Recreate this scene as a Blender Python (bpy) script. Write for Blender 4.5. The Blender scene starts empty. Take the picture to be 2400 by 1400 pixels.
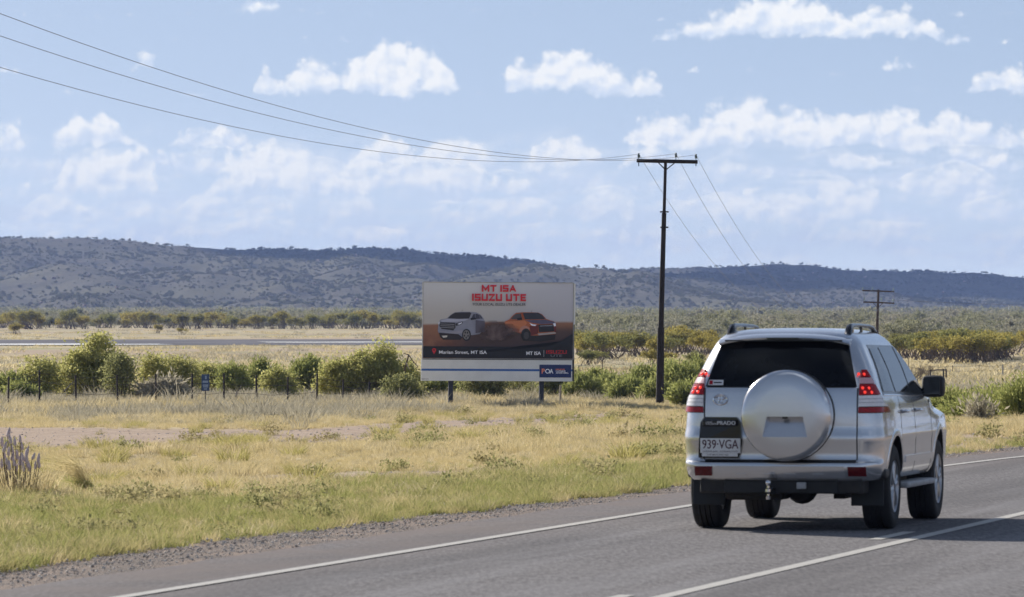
import bpy, bmesh, math, random
import numpy as np
from mathutils import Vector, Matrix, Euler

SC = bpy.context.scene
COL = SC.collection
R = math.radians

# ------------------------------------------------------------------ camera
F = 14730.0          # focal length in pixels of the 2400 px wide photograph
H = 2.0              # eye height over the road
HOR = 730.0          # row of the horizon
cam_d = bpy.data.cameras.new('camera')
cam = bpy.data.objects.new('camera', cam_d)
COL.objects.link(cam)
cam.location = (0, 0, H)
cam.rotation_euler = (R(90), 0, 0)
cam_d.sensor_width = 36.0
cam_d.lens = 36.0 * F / 2400.0
cam_d.shift_y = 30.0 / 2400.0
cam_d.clip_start = 1.0
cam_d.clip_end = 30000.0
cam_d.dof.use_dof = True
cam_d.dof.focus_distance = 150.0
cam_d.dof.aperture_fstop = 12.0
SC.camera = cam

# ------------------------------------------------------------------ sun and sky
SUN_AZ = -37.0       # degrees, left of the direction of view
SUN_EL = 27.0
sd = Vector((math.sin(R(SUN_AZ)) * math.cos(R(SUN_EL)), math.cos(R(SUN_AZ)) * math.cos(R(SUN_EL)), math.sin(R(SUN_EL))))
sun_d = bpy.data.lights.new('sun', 'SUN')
sun = bpy.data.objects.new('sun', sun_d)
COL.objects.link(sun)
sun_d.energy = 4.35
sun_d.angle = R(0.53)
sun_d.color = (1.0, 0.94, 0.85)
sun.rotation_euler = (-sd).to_track_quat('-Z', 'Y').to_euler()
SKY_STRENGTH = 0.135
SC.view_settings.view_transform = 'Standard'
SC.view_settings.look = 'None'
SC.view_settings.exposure = 0.63
SC.view_settings.gamma = 1.0
SC.view_settings.use_curve_mapping = False
cy = SC.cycles
cy.max_bounces = 6
cy.diffuse_bounces = 3
cy.glossy_bounces = 3
cy.transmission_bounces = 4
cy.transparent_max_bounces = 12
cy.volume_bounces = 0
cy.sample_clamp_indirect = 6.0


class NT:
    """small helper to chain shader nodes"""
    def __init__(self, tree):
        self.t = tree
        self.n = tree.nodes
        self.l = tree.links

    def put(self, sock, v):
        if hasattr(v, 'is_output'):
            self.l.new(v, sock)
        elif v is not None:
            sock.default_value = v

    def math(self, op, a, b=None, c=None, clamp=False):
        m = self.n.new('ShaderNodeMath')
        m.operation = op
        m.use_clamp = clamp
        self.put(m.inputs[0], a)
        if b is not None:
            self.put(m.inputs[1], b)
        if c is not None:
            self.put(m.inputs[2], c)
        return m.outputs[0]

    def vec(self, op, a, b=None, c=None):
        m = self.n.new('ShaderNodeVectorMath')
        m.operation = op
        self.put(m.inputs[0], a)
        if b is not None:
            self.put(m.inputs[1], b)
        if c is not None:
            self.put(m.inputs[2], c)
        return m.outputs['Value'] if op in ('LENGTH', 'DOT_PRODUCT', 'DISTANCE') else m.outputs[0]

    def noise(self, vec, scale, detail=5, rough=0.55, dist=0.0):
        m = self.n.new('ShaderNodeTexNoise')
        self.put(m.inputs['Vector'], vec)
        m.inputs['Scale'].default_value = scale
        m.inputs['Detail'].default_value = detail
        m.inputs['Roughness'].default_value = rough
        m.inputs['Distortion'].default_value = dist
        return m.outputs['Fac']

    def vor(self, vec, scale, out='Distance', feature='F1'):
        m = self.n.new('ShaderNodeTexVoronoi')
        m.feature = feature
        self.put(m.inputs['Vector'], vec)
        m.inputs['Scale'].default_value = scale
        return m.outputs[out]

    def mix(self, fac, a, b, mode='MIX'):
        m = self.n.new('ShaderNodeMix')
        m.data_type = 'RGBA'
        m.blend_type = mode
        self.put(m.inputs[0], fac)
        self.put(m.inputs[6], col4(a))
        self.put(m.inputs[7], col4(b))
        return m.outputs[2]

    def step(self, x, lo, hi):
        m = self.n.new('ShaderNodeMapRange')
        m.interpolation_type = 'SMOOTHSTEP'
        self.put(m.inputs[0], x)
        m.inputs[1].default_value = lo
        m.inputs[2].default_value = hi
        return m.outputs[0]

    def lin(self, x, lo, hi, a=0.0, b=1.0):
        m = self.n.new('ShaderNodeMapRange')
        self.put(m.inputs[0], x)
        for i, v in enumerate((lo, hi, a, b)):
            m.inputs[1 + i].default_value = v
        return m.outputs[0]


def col4(c):
    if hasattr(c, 'is_output'):
        return c
    return (c[0], c[1], c[2], 1.0)


def srgb(r, g, b, k=1.0):
    def f(v):
        v /= 255.0
        return k * (v / 12.92 if v <= 0.04045 else ((v + 0.055) / 1.055) ** 2.4)
    return (f(r), f(g), f(b))


# world: Nishita sky with cumulus clouds laid out by direction (azimuth / elevation)
world = bpy.data.worlds.new('World')
SC.world = world
world.use_nodes = True
wt = NT(world.node_tree)
world.node_tree.nodes.clear()
sky = wt.n.new('ShaderNodeTexSky')
sky.sky_type = 'NISHITA'
sky.sun_disc = False
sky.sun_elevation = R(SUN_EL)
sky.sun_rotation = R(SUN_AZ)
sky.altitude = 350
sky.air_density = 1.0
sky.dust_density = 0.25
sky.ozone_density = 2.5
world.cycles.sampling_method = 'MANUAL'
world.cycles.sample_map_resolution = 256
tc = wt.n.new('ShaderNodeTexCoord')
lift = wt.vec('MULTIPLY_ADD', wt.vec('MAXIMUM', tc.outputs['Generated'], (-2, -2, 0)), (1, 1, 0.85), (0, 0, 0.24))
wt.l.new(wt.vec('NORMALIZE', lift), sky.inputs[0])
sep = wt.n.new('ShaderNodeSeparateXYZ')
wt.l.new(tc.outputs['Generated'], sep.inputs[0])
az = wt.math('MULTIPLY', wt.math('ARCTAN2', sep.outputs[0], sep.outputs[1]), F / 100.0)
el = wt.math('MULTIPLY', wt.math('ARCSINE', sep.outputs[2]), F / 100.0)
cmb = wt.n.new('ShaderNodeCombineXYZ')
wt.put(cmb.inputs[0], az)
wt.put(cmb.inputs[1], el)
P0 = cmb.outputs[0]                    # unit = 100 photo pixels of angle
warp = wt.n.new('ShaderNodeTexNoise')
wt.put(warp.inputs['Vector'], P0)
warp.inputs['Scale'].default_value = 1.1
warp.inputs['Detail'].default_value = 3
wv = wt.vec('MULTIPLY', wt.vec('SUBTRACT', warp.outputs['Color'], (0.5, 0.5, 0.5)), (0.6, 0.28, 0))
P = wt.vec('ADD', P0, wv)
sepP = wt.n.new('ShaderNodeSeparateXYZ')
wt.l.new(P, sepP.inputs[0])
P_x, P_y = sepP.outputs[0], sepP.outputs[1]
# rows of flat-based cumulus: base row, then (x, half width, height) of the heaps standing on it
ROWS = [
    (92, [(1640, 110, 62), (1725, 45, 80), (1860, 170, 115), (2050, 130, 95), (2150, 60, 70), (2240, 40, 30)]),
    (222, [(745, 110, 85), (870, 90, 110), (925, 95, 150), (1010, 60, 125), (1060, 30, 55), (625, 45, 62), (1230, 60, 95), (1320, 105, 125), (1400, 80, 95), (1490, 80, 66), (2345, 95, 75), (2450, 80, 80)]),
    (348, [(1560, 100, 92), (1745, 110, 128), (1690, 70, 110), (1880, 95, 112), (1985, 120, 105), (2105, 65, 108), (2240, 110, 85), (2370, 90, 60), (210, 105, 85), (240, 50, 105), (520, 120, 62), (640, 80, 40), (30, 50, 70), (-120, 110, 90), (2600, 120, 100)]),
    (400, [(900, 90, 95), (1065, 105, 90), (1315, 105, 92), (1530, 90, 68), (650, 110, 92), (520, 110, 60), (1200, 60, 30), (2010, 180, 55), (2300, 120, 62), (250, 60, 62), (380, 60, 45), (1690, 60, 40)]),
    (455, [(700, 190, 105), (560, 90, 90), (1010, 170, 88), (230, 115, 112), (320, 50, 110), (2220, 130, 72), (1200, 80, 60), (1450, 60, 20), (1930, 50, 60), (860, 60, 80), (1750, 90, 35), (60, 60, 30)]),
    (515, [(1420, 95, 75), (1735, 120, 78), (1850, 80, 68), (1970, 75, 105), (2030, 45, 70), (140, 90, 65), (480, 70, 70), (780, 60, 58), (850, 36, 72), (1200, 150, 60), (1050, 70, 50), (2330, 120, 50), (300, 120, 42), (620, 80, 50), (1580, 70, 50)]),
    (170, [(340, 50, 38), (2110, 75, 26), (-300, 140, 60), (2700, 120, 70)]),
    (30, [(630, 110, 40), (-200, 120, 70), (2560, 90, 60)]),
    (565, [(560, 170, 55), (900, 160, 40), (1300, 170, 48), (1650, 170, 45), (2050, 170, 50), (2380, 100, 45), (120, 140, 45)])]
P_b = wt.math('ADD', P_y, wt.math('MULTIPLY', wt.math('SUBTRACT', wt.noise(P0, 0.45, 2, 0.5), 0.5), 0.75))
SPAN = 32.0
HMAX = 1.6
fr = wt.math('FRACT', wt.math('MULTIPLY_ADD', P_x, 1.0 / SPAN, 0.5))
dens = None
base_h = None
for g in range(3):
    cv = wt.n.new('ShaderNodeRGBCurve')
    wt.l.new(fr, cv.inputs[1])
    mp = cv.mapping
    mp.extend = 'HORIZONTAL'
    for ch in range(3):
        base, heaps = ROWS[g * 3 + ch]
        pts = []
        for k in range(129):
            t = k / 128.0
            pxx = (t - 0.5) * SPAN * 100 + 1200
            hh = 0.0
            for cx, hw, ht in heaps:
                u = abs(pxx - cx) / hw
                if u < 1:
                    hh = max(hh, ht * (1 - u ** 2.2) ** 0.6)
            pts.append((t, hh / 100.0 / HMAX))
        cu = mp.curves[ch]
        cu.points[0].location = pts[0]
        cu.points[1].location = pts[-1]
        for p in pts[1:-1]:
            q = cu.points.new(*p)
            q.handle_type = 'VECTOR'
    mp.update()
    scv = wt.n.new('ShaderNodeSeparateColor')
    wt.l.new(cv.outputs[0], scv.inputs[0])
    for ch in range(3):
        e = wt.math('SUBTRACT', P_b, (HOR - ROWS[g * 3 + ch][0]) / 100.0)
        top = wt.math('MULTIPLY', wt.math('SUBTRACT', wt.math('MULTIPLY', scv.outputs[ch], HMAX), e), 1.5)
        q = wt.math('MINIMUM', top, wt.math('MULTIPLY_ADD', e, 3.0, 0.18))
        bh = wt.math('MULTIPLY', e, wt.math('GREATER_THAN', top, 0.0))
        bh = wt.math('MULTIPLY', bh, wt.math('GREATER_THAN', e, 0.0))
        base_h = bh if base_h is None else wt.math('MAXIMUM', base_h, bh)
        dens = q if dens is None else wt.math('MAXIMUM', dens, q)
dens = wt.math('MAXIMUM', wt.math('MINIMUM', dens, 0.75), -0.95)
big = wt.noise(P0, 1.7, 5, 0.50)
big2 = wt.noise(wt.vec('ADD', P0, (-0.11, 0.14, 0)), 1.7, 5, 0.50)
puff = wt.vor(P, 2.5, 'Distance', 'F1')
puff2 = wt.vor(wt.vec('ADD', P, (-0.09, 0.13, 0)), 2.5, 'Distance', 'F1')
puff3 = wt.vor(P, 6.5)
puffs = wt.math('ADD', wt.math('MULTIPLY', wt.math('SUBTRACT', 0.42, puff), 0.52), wt.math('MULTIPLY', wt.math('SUBTRACT', 0.40, puff3), 0.26))
detail = wt.math('ADD', wt.math('MULTIPLY', wt.math('SUBTRACT', big, 0.5), 0.9), puffs)
d1 = wt.math('ADD', dens, detail)
mask = wt.step(d1, 0.0, 0.46)
# hazy streaks of far cloud over the horizon, all the way round
stretch = wt.vec('MULTIPLY', P0, (0.42, 1.5, 0))
bn = wt.noise(stretch, 1.25, 7, 0.6, 0.3)
band = wt.math('MULTIPLY', wt.step(el, 0.2, 1.6), wt.math('SUBTRACT', 1.0, wt.step(el, 3.2, 4.6)))
bmask = wt.math('MULTIPLY', wt.step(wt.math('ADD', bn, wt.math('MULTIPLY', band, 0.10)), 0.46, 0.74), wt.math('MULTIPLY', band, 0.85))
# scattered cumulus higher up, in perspective of a flat cloud deck
zz = wt.math('ADD', wt.math('MAXIMUM', sep.outputs[2], 0.0), 0.05)
deck = wt.n.new('ShaderNodeCombineXYZ')
wt.put(deck.inputs[0], wt.math('DIVIDE', sep.outputs[0], zz))
wt.put(deck.inputs[1], wt.math('DIVIDE', sep.outputs[1], zz))
dn = wt.noise(deck.outputs[0], 0.75, 7, 0.55)
dmask = wt.math('MULTIPLY', wt.step(dn, 0.53, 0.66), wt.step(el, 7.5, 11.0))
dmask = wt.math('MULTIPLY', dmask, 0.9)
mask = wt.math('MULTIPLY', mask, wt.lin(el, 1.4, 4.2, 0.60, 0.95))
allm = wt.math('MAXIMUM', wt.math('MAXIMUM', mask, bmask), dmask)
# brightness of a puff: lit towards the sun (upper left), blue-grey away from it
lit = wt.math('ADD', wt.math('MULTIPLY', wt.math('SUBTRACT', big, big2), 3.4), wt.math('MULTIPLY', wt.math('SUBTRACT', puff2, puff), 0.7))
lit = wt.math('ADD', lit, wt.lin(base_h, 0.02, 0.50, 0.12, 0.92), clamp=True)
CLOUD_K = 0.97
ccol = wt.mix(lit, (3.45 * CLOUD_K, 3.95 * CLOUD_K, 4.75 * CLOUD_K), (4.95 * CLOUD_K, 5.02 * CLOUD_K, 5.1 * CLOUD_K))
zc = wt.math('MAXIMUM', el, 0.0)
skyc = wt.mix(1.0, sky.outputs[0], (0.81, 0.65, 0.555), 'MULTIPLY')
skyc = wt.mix(wt.math('MULTIPLY', wt.math('EXPONENT', wt.math('MULTIPLY', zc, -0.38)), 0.92), skyc, (4.85, 5.35, 5.75))
fin = wt.mix(allm, skyc, ccol)
bg = wt.n.new('ShaderNodeBackground')
wt.put(bg.inputs[0], fin)
bg.inputs[1].default_value = SKY_STRENGTH
wo = wt.n.new('ShaderNodeOutputWorld')
wt.l.new(bg.outputs[0], wo.inputs[0])

# ------------------------------------------------------------------ helpers
def tag(o, label=None, cat=None, group=None, kind=None):
    if label: o['label'] = label
    if cat: o['category'] = cat
    if group: o['group'] = group
    if kind: o['kind'] = kind
    return o


def link(name, me, mat=None, parent=None, loc=None, rz=None):
    o = bpy.data.objects.new(name, me)
    COL.objects.link(o)
    if mat is not None and me is not None:
        for m in (mat if isinstance(mat, (list, tuple)) else [mat]):
            me.materials.append(m)
    if parent is not None:
        o.parent = parent
    if loc is not None:
        o.location = loc
    if rz is not None:
        o.rotation_euler = (0, 0, rz)
    return o


def mesh(verts, faces, smooth=False, name='m'):
    me = bpy.data.meshes.new(name)
    me.from_pydata([tuple(v) for v in verts], [], faces)
    if smooth:
        me.polygons.foreach_set('use_smooth', [True] * len(me.polygons))
    me.update()
    return me


def np_mesh(verts, faces, smooth=False):
    """verts (N,3) array, faces (M,k) array of equal sided polygons"""
    me = bpy.data.meshes.new('m')
    verts = np.asarray(verts, np.float32)
    faces = np.asarray(faces, np.int32)
    me.vertices.add(len(verts))
    me.vertices.foreach_set('co', verts.ravel())
    k = faces.shape[1]
    me.loops.add(faces.size)
    me.loops.foreach_set('vertex_index', faces.ravel())
    me.polygons.add(len(faces))
    me.polygons.foreach_set('loop_start', np.arange(0, faces.size, k, dtype=np.int32))
    if smooth:
        me.polygons.foreach_set('use_smooth', np.ones(len(faces), bool))
    me.update(calc_edges=True)
    return me


class MB:
    """collects boxes, tubes and lathes into one mesh"""
    def __init__(self):
        self.v = []
        self.f = []

    def add(self, vs, fs):
        n = len(self.v)
        self.v += [tuple(v) for v in vs]
        self.f += [tuple(n + i for i in f) for f in fs]
        return self

    def box(self, c, s, rot=None, bev=0.0):
        bm = bmesh.new()
        bmesh.ops.create_cube(bm, size=1.0)
        for v in bm.verts:
            v.co = Vector((v.co.x * s[0], v.co.y * s[1], v.co.z * s[2]))
        if bev:
            bmesh.ops.bevel(bm, geom=bm.edges[:], offset=bev, segments=2, affect='EDGES', profile=0.5)
        M = Matrix.Translation(c) @ (rot.to_4x4() if rot is not None else Matrix())
        bm.verts.ensure_lookup_table()
        bm.verts.index_update()
        self.add([M @ v.co for v in bm.verts], [[v.index for v in f.verts] for f in bm.faces])
        bm.free()
        return self

    def tube(self, pts, rad, n=8, cap=True):
        pts = [Vector(p) for p in pts]
        if not isinstance(rad, (list, tuple)):
            rad = [rad] * len(pts)
        vs, fs = [], []
        for i, p in enumerate(pts):
            a = pts[max(i - 1, 0)]
            b = pts[min(i + 1, len(pts) - 1)]
            t = (b - a).normalized()
            up = Vector((0, 0, 1)) if abs(t.z) < 0.9 else Vector((1, 0, 0))
            x = t.cross(up).normalized()
            y = t.cross(x)
            for k in range(n):
                an = 2 * math.pi * k / n
                vs.append(p + (x * math.cos(an) + y * math.sin(an)) * rad[i])
        for i in range(len(pts) - 1):
            for k in range(n):
                k2 = (k + 1) % n
                fs.append((i * n + k, i * n + k2, (i + 1) * n + k2, (i + 1) * n + k))
        if cap:
            fs.append(tuple(range(n))[::-1])
            fs.append(tuple((len(pts) - 1) * n + k for k in range(n)))
        return self.add(vs, fs)

    def lathe(self, prof, axis='z', c=(0, 0, 0), n=32):
        """prof: (radius, height) pairs turned round an axis through c"""
        vs, fs = [], []
        for r, h in prof:
            for k in range(n):
                a = 2 * math.pi * k / n
                u, w = r * math.cos(a), r * math.sin(a)
                p = {'z': (u, w, h), 'y': (u, h, w), 'x': (h, u, w)}[axis]
                vs.append((p[0] + c[0], p[1] + c[1], p[2] + c[2]))
        for i in range(len(prof) - 1):
            for k in range(n):
                k2 = (k + 1) % n
                fs.append((i * n + k, i * n + k2, (i + 1) * n + k2, (i + 1) * n + k))
        fs.append(tuple(range(n)))
        fs.append(tuple((len(prof) - 1) * n + k for k in range(n))[::-1])
        return self.add(vs, fs)

    def build(self, name, mat, parent=None, smooth=False, **kw):
        me = mesh(self.v, self.f, False)
        bm = bmesh.new()
        bm.from_mesh(me)
        bmesh.ops.recalc_face_normals(bm, faces=bm.faces)
        bm.to_mesh(me)
        bm.free()
        if smooth:
            me.polygons.foreach_set('use_smooth', [True] * len(me.polygons))
            me.set_sharp_from_angle(angle=R(38))
        return link(name, me, mat, parent, **kw)


def empty(name, loc=(0, 0, 0), rz=0.0):
    o = bpy.data.objects.new(name, None)
    COL.objects.link(o)
    o.location = loc
    o.rotation_euler = (0, 0, rz)
    o.empty_display_size = 0.2
    return o


def copy_tree(o, parent=None):
    c = o.copy()
    COL.objects.link(c)
    c.parent = parent
    for ch in list(o.children):
        copy_tree(ch, c)
    return c


# vectorised value noise
def _hash(ix, iy, s):
    h = (ix.astype(np.int64) * 374761393 + iy.astype(np.int64) * 668265263 + s * 1442695041) & 0x7fffffff
    h = ((h ^ (h >> 13)) * 1274126177) & 0x7fffffff
    return ((h ^ (h >> 16)) & 0xffff) / 65535.0


def vnoise(x, y, s=0):
    x = np.asarray(x, float); y = np.asarray(y, float)
    ix = np.floor(x); iy = np.floor(y)
    fx = x - ix; fy = y - iy
    fx = fx * fx * (3 - 2 * fx); fy = fy * fy * (3 - 2 * fy)
    a = _hash(ix, iy, s); b = _hash(ix + 1, iy, s); c = _hash(ix, iy + 1, s); d = _hash(ix + 1, iy + 1, s)
    return (a * (1 - fx) + b * fx) * (1 - fy) + (c * (1 - fx) + d * fx) * fy


def fbm(x, y, o=4, s=0):
    t = 0.0; a = 0.5
    for i in range(o):
        t = t + a * vnoise(np.asarray(x) * 2 ** i + 17.3 * i, np.asarray(y) * 2 ** i + 9.1 * i, s + i)
        a *= 0.5
    return t / (1 - 0.5 ** o)


def sstep(x, a, b):
    t = np.clip((np.asarray(x, float) - a) / (b - a), 0, 1)
    return t * t * (3 - 2 * t)


# ------------------------------------------------------------------ materials
def new_mat(name):
    m = bpy.data.materials.new(name)
    m.use_nodes = True
    m.node_tree.nodes.clear()
    n = NT(m.node_tree)
    out = n.n.new('ShaderNodeOutputMaterial')
    return m, n, out


def pbsdf(n, base, rough=0.6, metal=0.0, coat=0.0, normal=None, emit=None, estr=0.0, spec=0.5, croughness=0.03):
    b = n.n.new('ShaderNodeBsdfPrincipled')
    n.put(b.inputs['Base Color'], col4(base))
    n.put(b.inputs['Roughness'], rough)
    n.put(b.inputs['Metallic'], metal)
    b.inputs['Coat Weight'].default_value = coat
    b.inputs['Coat Roughness'].default_value = croughness
    b.inputs['Specular IOR Level'].default_value = spec
    if emit:
        b.inputs['Emission Color'].default_value = col4(emit)
        b.inputs['Emission Strength'].default_value = estr
    if normal is not None:
        n.l.new(normal, b.inputs['Normal'])
    return b


def bump(n, h, strength, dist):
    b = n.n.new('ShaderNodeBump')
    b.inputs['Strength'].default_value = strength
    b.inputs['Distance'].default_value = dist
    n.l.new(h, b.inputs['Height'])
    return b.outputs[0]


def ocoord(n):
    return n.n.new('ShaderNodeTexCoord').outputs['Object']


def pmat(name, c1, c2=None, scale=6.0, rough=0.6, metal=0.0, coat=0.0, bmp=0.0, bscale=None, emit=None, estr=0.0, spec=0.5, lo=0.35, hi=0.65):
    """plain procedural material: two tones mottled by noise, roughness varied, optional fine relief"""
    m, n, out = new_mat(name)
    p = ocoord(n)
    f = n.noise(p, scale, 5, 0.6)
    if c2 is None:
        c2 = tuple(v * 0.86 for v in c1)
    base = n.mix(n.step(f, lo, hi), c1, c2)
    rg = n.lin(f, 0.3, 0.7, max(rough - 0.05, 0.02), min(rough + 0.05, 1))
    nm = bump(n, n.noise(p, bscale or scale * 8, 4), bmp, 0.01) if bmp else None
    b = pbsdf(n, base, rg, metal, coat, nm, emit, estr, spec)
    n.l.new(b.outputs[0], out.inputs[0])
    return m


def leafmat(name, ca, cb, cc=None, trans=0.4, rand_obj=0.35):
    """thin leaves: each leaf its own tint, part of the light shines through"""
    m, n, out = new_mat(name)
    g = n.n.new('ShaderNodeNewGeometry')
    oi = n.n.new('ShaderNodeObjectInfo')
    c = n.mix(g.outputs['Random Per Island'], ca, cb)
    if cc is not None:
        c = n.mix(n.step(oi.outputs['Random'], 0.2, 0.95), c, n.mix(g.outputs['Random Per Island'], cc, tuple(v * 0.8 for v in cc)))
    d = n.n.new('ShaderNodeBsdfDiffuse')
    t = n.n.new('ShaderNodeBsdfTranslucent')
    n.put(d.inputs[0], c)
    n.put(t.inputs[0], c)
    mx = n.n.new('ShaderNodeMixShader')
    mx.inputs[0].default_value = trans
    n.l.new(d.outputs[0], mx.inputs[1])
    n.l.new(t.outputs[0], mx.inputs[2])
    n.l.new(mx.outputs[0], out.inputs[0])
    return m


M = {}


# ------------------------------------------------------------------ road path (white edge line), ground height
def build_path():
    th = R(12.4)
    pts = []
    x, y = -2.716, 43.97
    # back to behind the camera
    k = 140.0
    x0, y0 = x - k * math.sin(th), y - k * math.cos(th)
    L = k + (76.0 - 43.97) / math.cos(th)
    s = 0.0
    while s < L:
        pts.append((x0 + s * math.sin(th), y0 + s * math.cos(th), th))
        s += 1.0
    px, py = x0 + L * math.sin(th), y0 + L * math.cos(th)
    h = th
    for i in range(400):
        pts.append((px, py, h))
        if h < R(80):
            h += 1.0 / 165.0
        px += math.sin(h)
        py += math.cos(h)
    return np.array(pts)


PATH = build_path()


def road_d(X, Y):
    """signed distance to the left edge line, + = left of it (verge side)"""
    X = np.atleast_1d(np.asarray(X, float)); Y = np.atleast_1d(np.asarray(Y, float))
    out = np.empty(X.shape)
    xf, yf, of = X.ravel(), Y.ravel(), out.ravel()
    pp = PATH[::3]
    for i in range(0, len(xf), 20000):
        dx = xf[i:i + 20000, None] - pp[None, :, 0]
        dy = yf[i:i + 20000, None] - pp[None, :, 1]
        j = np.argmin(dx * dx + dy * dy, axis=1)
        a = np.arange(len(j))
        hx, hy = np.sin(pp[j, 2]), np.cos(pp[j, 2])
        ddx, ddy = dx[a, j], dy[a, j]
        lat = ddx * (-hy) + ddy * hx
        lon = np.abs(ddx * hx + ddy * hy)
        far = lon > 3.0
        of[i:i + 20000] = np.where(far, np.sign(lat) * np.hypot(lat, lon), lat)
    return of.reshape(X.shape)


def gh(X, Y, d=None):
    X = np.atleast_1d(np.asarray(X, float)); Y = np.atleast_1d(np.asarray(Y, float))
    if d is None:
        d = road_d(X, Y)
    left = -0.03 - 0.07 * sstep(d, 1.0, 3.2) - 1.75 * sstep(d, 3.0, 72.0) ** 0.9
    rr = -8.6 - d
    right = -0.03 - 0.06 * sstep(rr, 0, 2) - 0.1 * sstep(rr, 2, 30)
    z = np.where(d > -8.6, left, right)
    und = (fbm(X / 9.0, Y / 9.0, 3, 3) - 0.5) * 0.28 * sstep(d, 4, 14) + (fbm(X / 70.0, Y / 110.0, 3, 11) - 0.5) * 0.3 * sstep(np.hypot(X, Y), 170, 330)
    und = np.where(d > 0, und, 0) * (1 - 0.75 * sstep(Y, 560, 640))
    und = und + np.where(d > 0, 0.34 * sstep(Y, 146, 184) * (1 - sstep(Y, 190, 234)) * (1 - sstep(X, 4, 12)), 0)
    rise = 2.5 * sstep(Y, 2300, 4000)
    return z + und + rise


def ghs(x, y):
    return float(gh(x, y)[0])


def project(X, Y, Z):
    return 1200 + F * np.asarray(X) / Y, HOR - (np.asarray(Z) - H) * F / np.asarray(Y)


def W(px, py, Y):
    return Vector(((px - 1200) * Y / F, Y, H - (py - HOR) * Y / F))


def on_ground(px, Y):
    x = (px - 1200) * Y / F
    return Vector((x, Y, ghs(x, Y)))


def dirt(px, py, X, Y):
    """bare gravelly soil: where the verge has no grass (0..1)"""
    n1 = fbm(X / 3.0, Y / 9.0, 4, 41)
    a = np.interp(px, [-600, 0, 300, 700, 1000, 1450, 1560, 3000], [998, 1000, 1003, 1006, 984, 968, 980, 980])
    b = np.interp(px, [-600, 0, 250, 600, 900, 1100, 1400, 1560, 3000], [1074, 1070, 1066, 1056, 1042, 1012, 996, 980, 976])
    m1 = sstep(py, a - 4, a + 6) * (1 - sstep(py, b - 8, b + 4))
    a2 = np.interp(px, [500, 700, 1300, 1420], [1124, 1110, 1098, 1100])
    b2 = np.interp(px, [500, 700, 1300, 1420], [1126, 1138, 1112, 1100])
    m2 = sstep(py, a2 - 4, a2 + 4) * (1 - sstep(py, b2 - 6, b2 + 4)) * 0.95
    m = np.maximum(m1, m2)
    return np.clip(m * (0.78 + 0.6 * n1) + sstep(n1, 0.66, 0.76) * 0.5, 0, 1)


def gravel_edge(Y):
    return np.interp(Y, [0, 50, 60, 70, 90], [2.65, 2.65, 2.4, 1.75, 1.7])

# ------------------------------------------------------------------ ground, road, hills
def ground_material():
    m, n, out = new_mat('ground_soil_and_thatch')
    p = ocoord(n)
    at = n.n.new('ShaderNodeAttribute'); at.attribute_name = 'soil'
    gr = n.n.new('ShaderNodeAttribute'); gr.attribute_name = 'green'
    fr = n.n.new('ShaderNodeAttribute'); fr.attribute_name = 'far'
    fine = n.noise(p, 2.2, 8, 0.7)
    mid = n.noise(p, 0.35, 6, 0.6)
    soil = n.mix(n.step(fine, 0.3, 0.7), (0.31, 0.222, 0.160), (0.45, 0.345, 0.26))
    soil = n.mix(n.step(n.vor(p, 9.0), 0.05, 0.4), (0.22, 0.158, 0.12), soil)
    straw = n.mix(n.step(fine, 0.32, 0.68), (0.42, 0.335, 0.18), (0.60, 0.50, 0.29))
    green = n.mix(n.step(fine, 0.3, 0.7), (0.22, 0.23, 0.07), (0.38, 0.37, 0.13))
    base = n.mix(gr.outputs['Fac'], straw, green)
    base = n.mix(at.outputs['Fac'], base, soil)
    # the plain beyond: bands of dry grass, pink soil and green flushes
    b1 = n.noise(n.vec('MULTIPLY', p, (0.5, 1.0, 0)), 0.012, 5, 0.6, 0.4)
    b2 = n.noise(n.vec('MULTIPLY', p, (0.6, 1.0, 0)), 0.021, 6, 0.6, 0.2)
    pl = n.mix(n.step(fine, 0.25, 0.75), (0.42, 0.345, 0.20), (0.58, 0.49, 0.30))
    pl = n.mix(n.math('MULTIPLY', n.step(b1, 0.47, 0.60), .85), pl, (0.40, 0.285, 0.225))
    pl = n.mix(n.math('MULTIPLY', n.step(b2, 0.52, 0.64), 0.75), pl, (0.25, 0.265, 0.11))
    pl = n.mix(n.step(mid, 0.35, 0.7), pl, n.mix(0.75, pl, (0.30, 0.25, 0.14)))
    base = n.mix(fr.outputs['Fac'], base, pl)
    b = pbsdf(n, base, 0.95, normal=bump(n, fine, 0.6, 0.05), spec=0.15)
    n.l.new(b.outputs[0], out.inputs[0])
    return m


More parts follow.
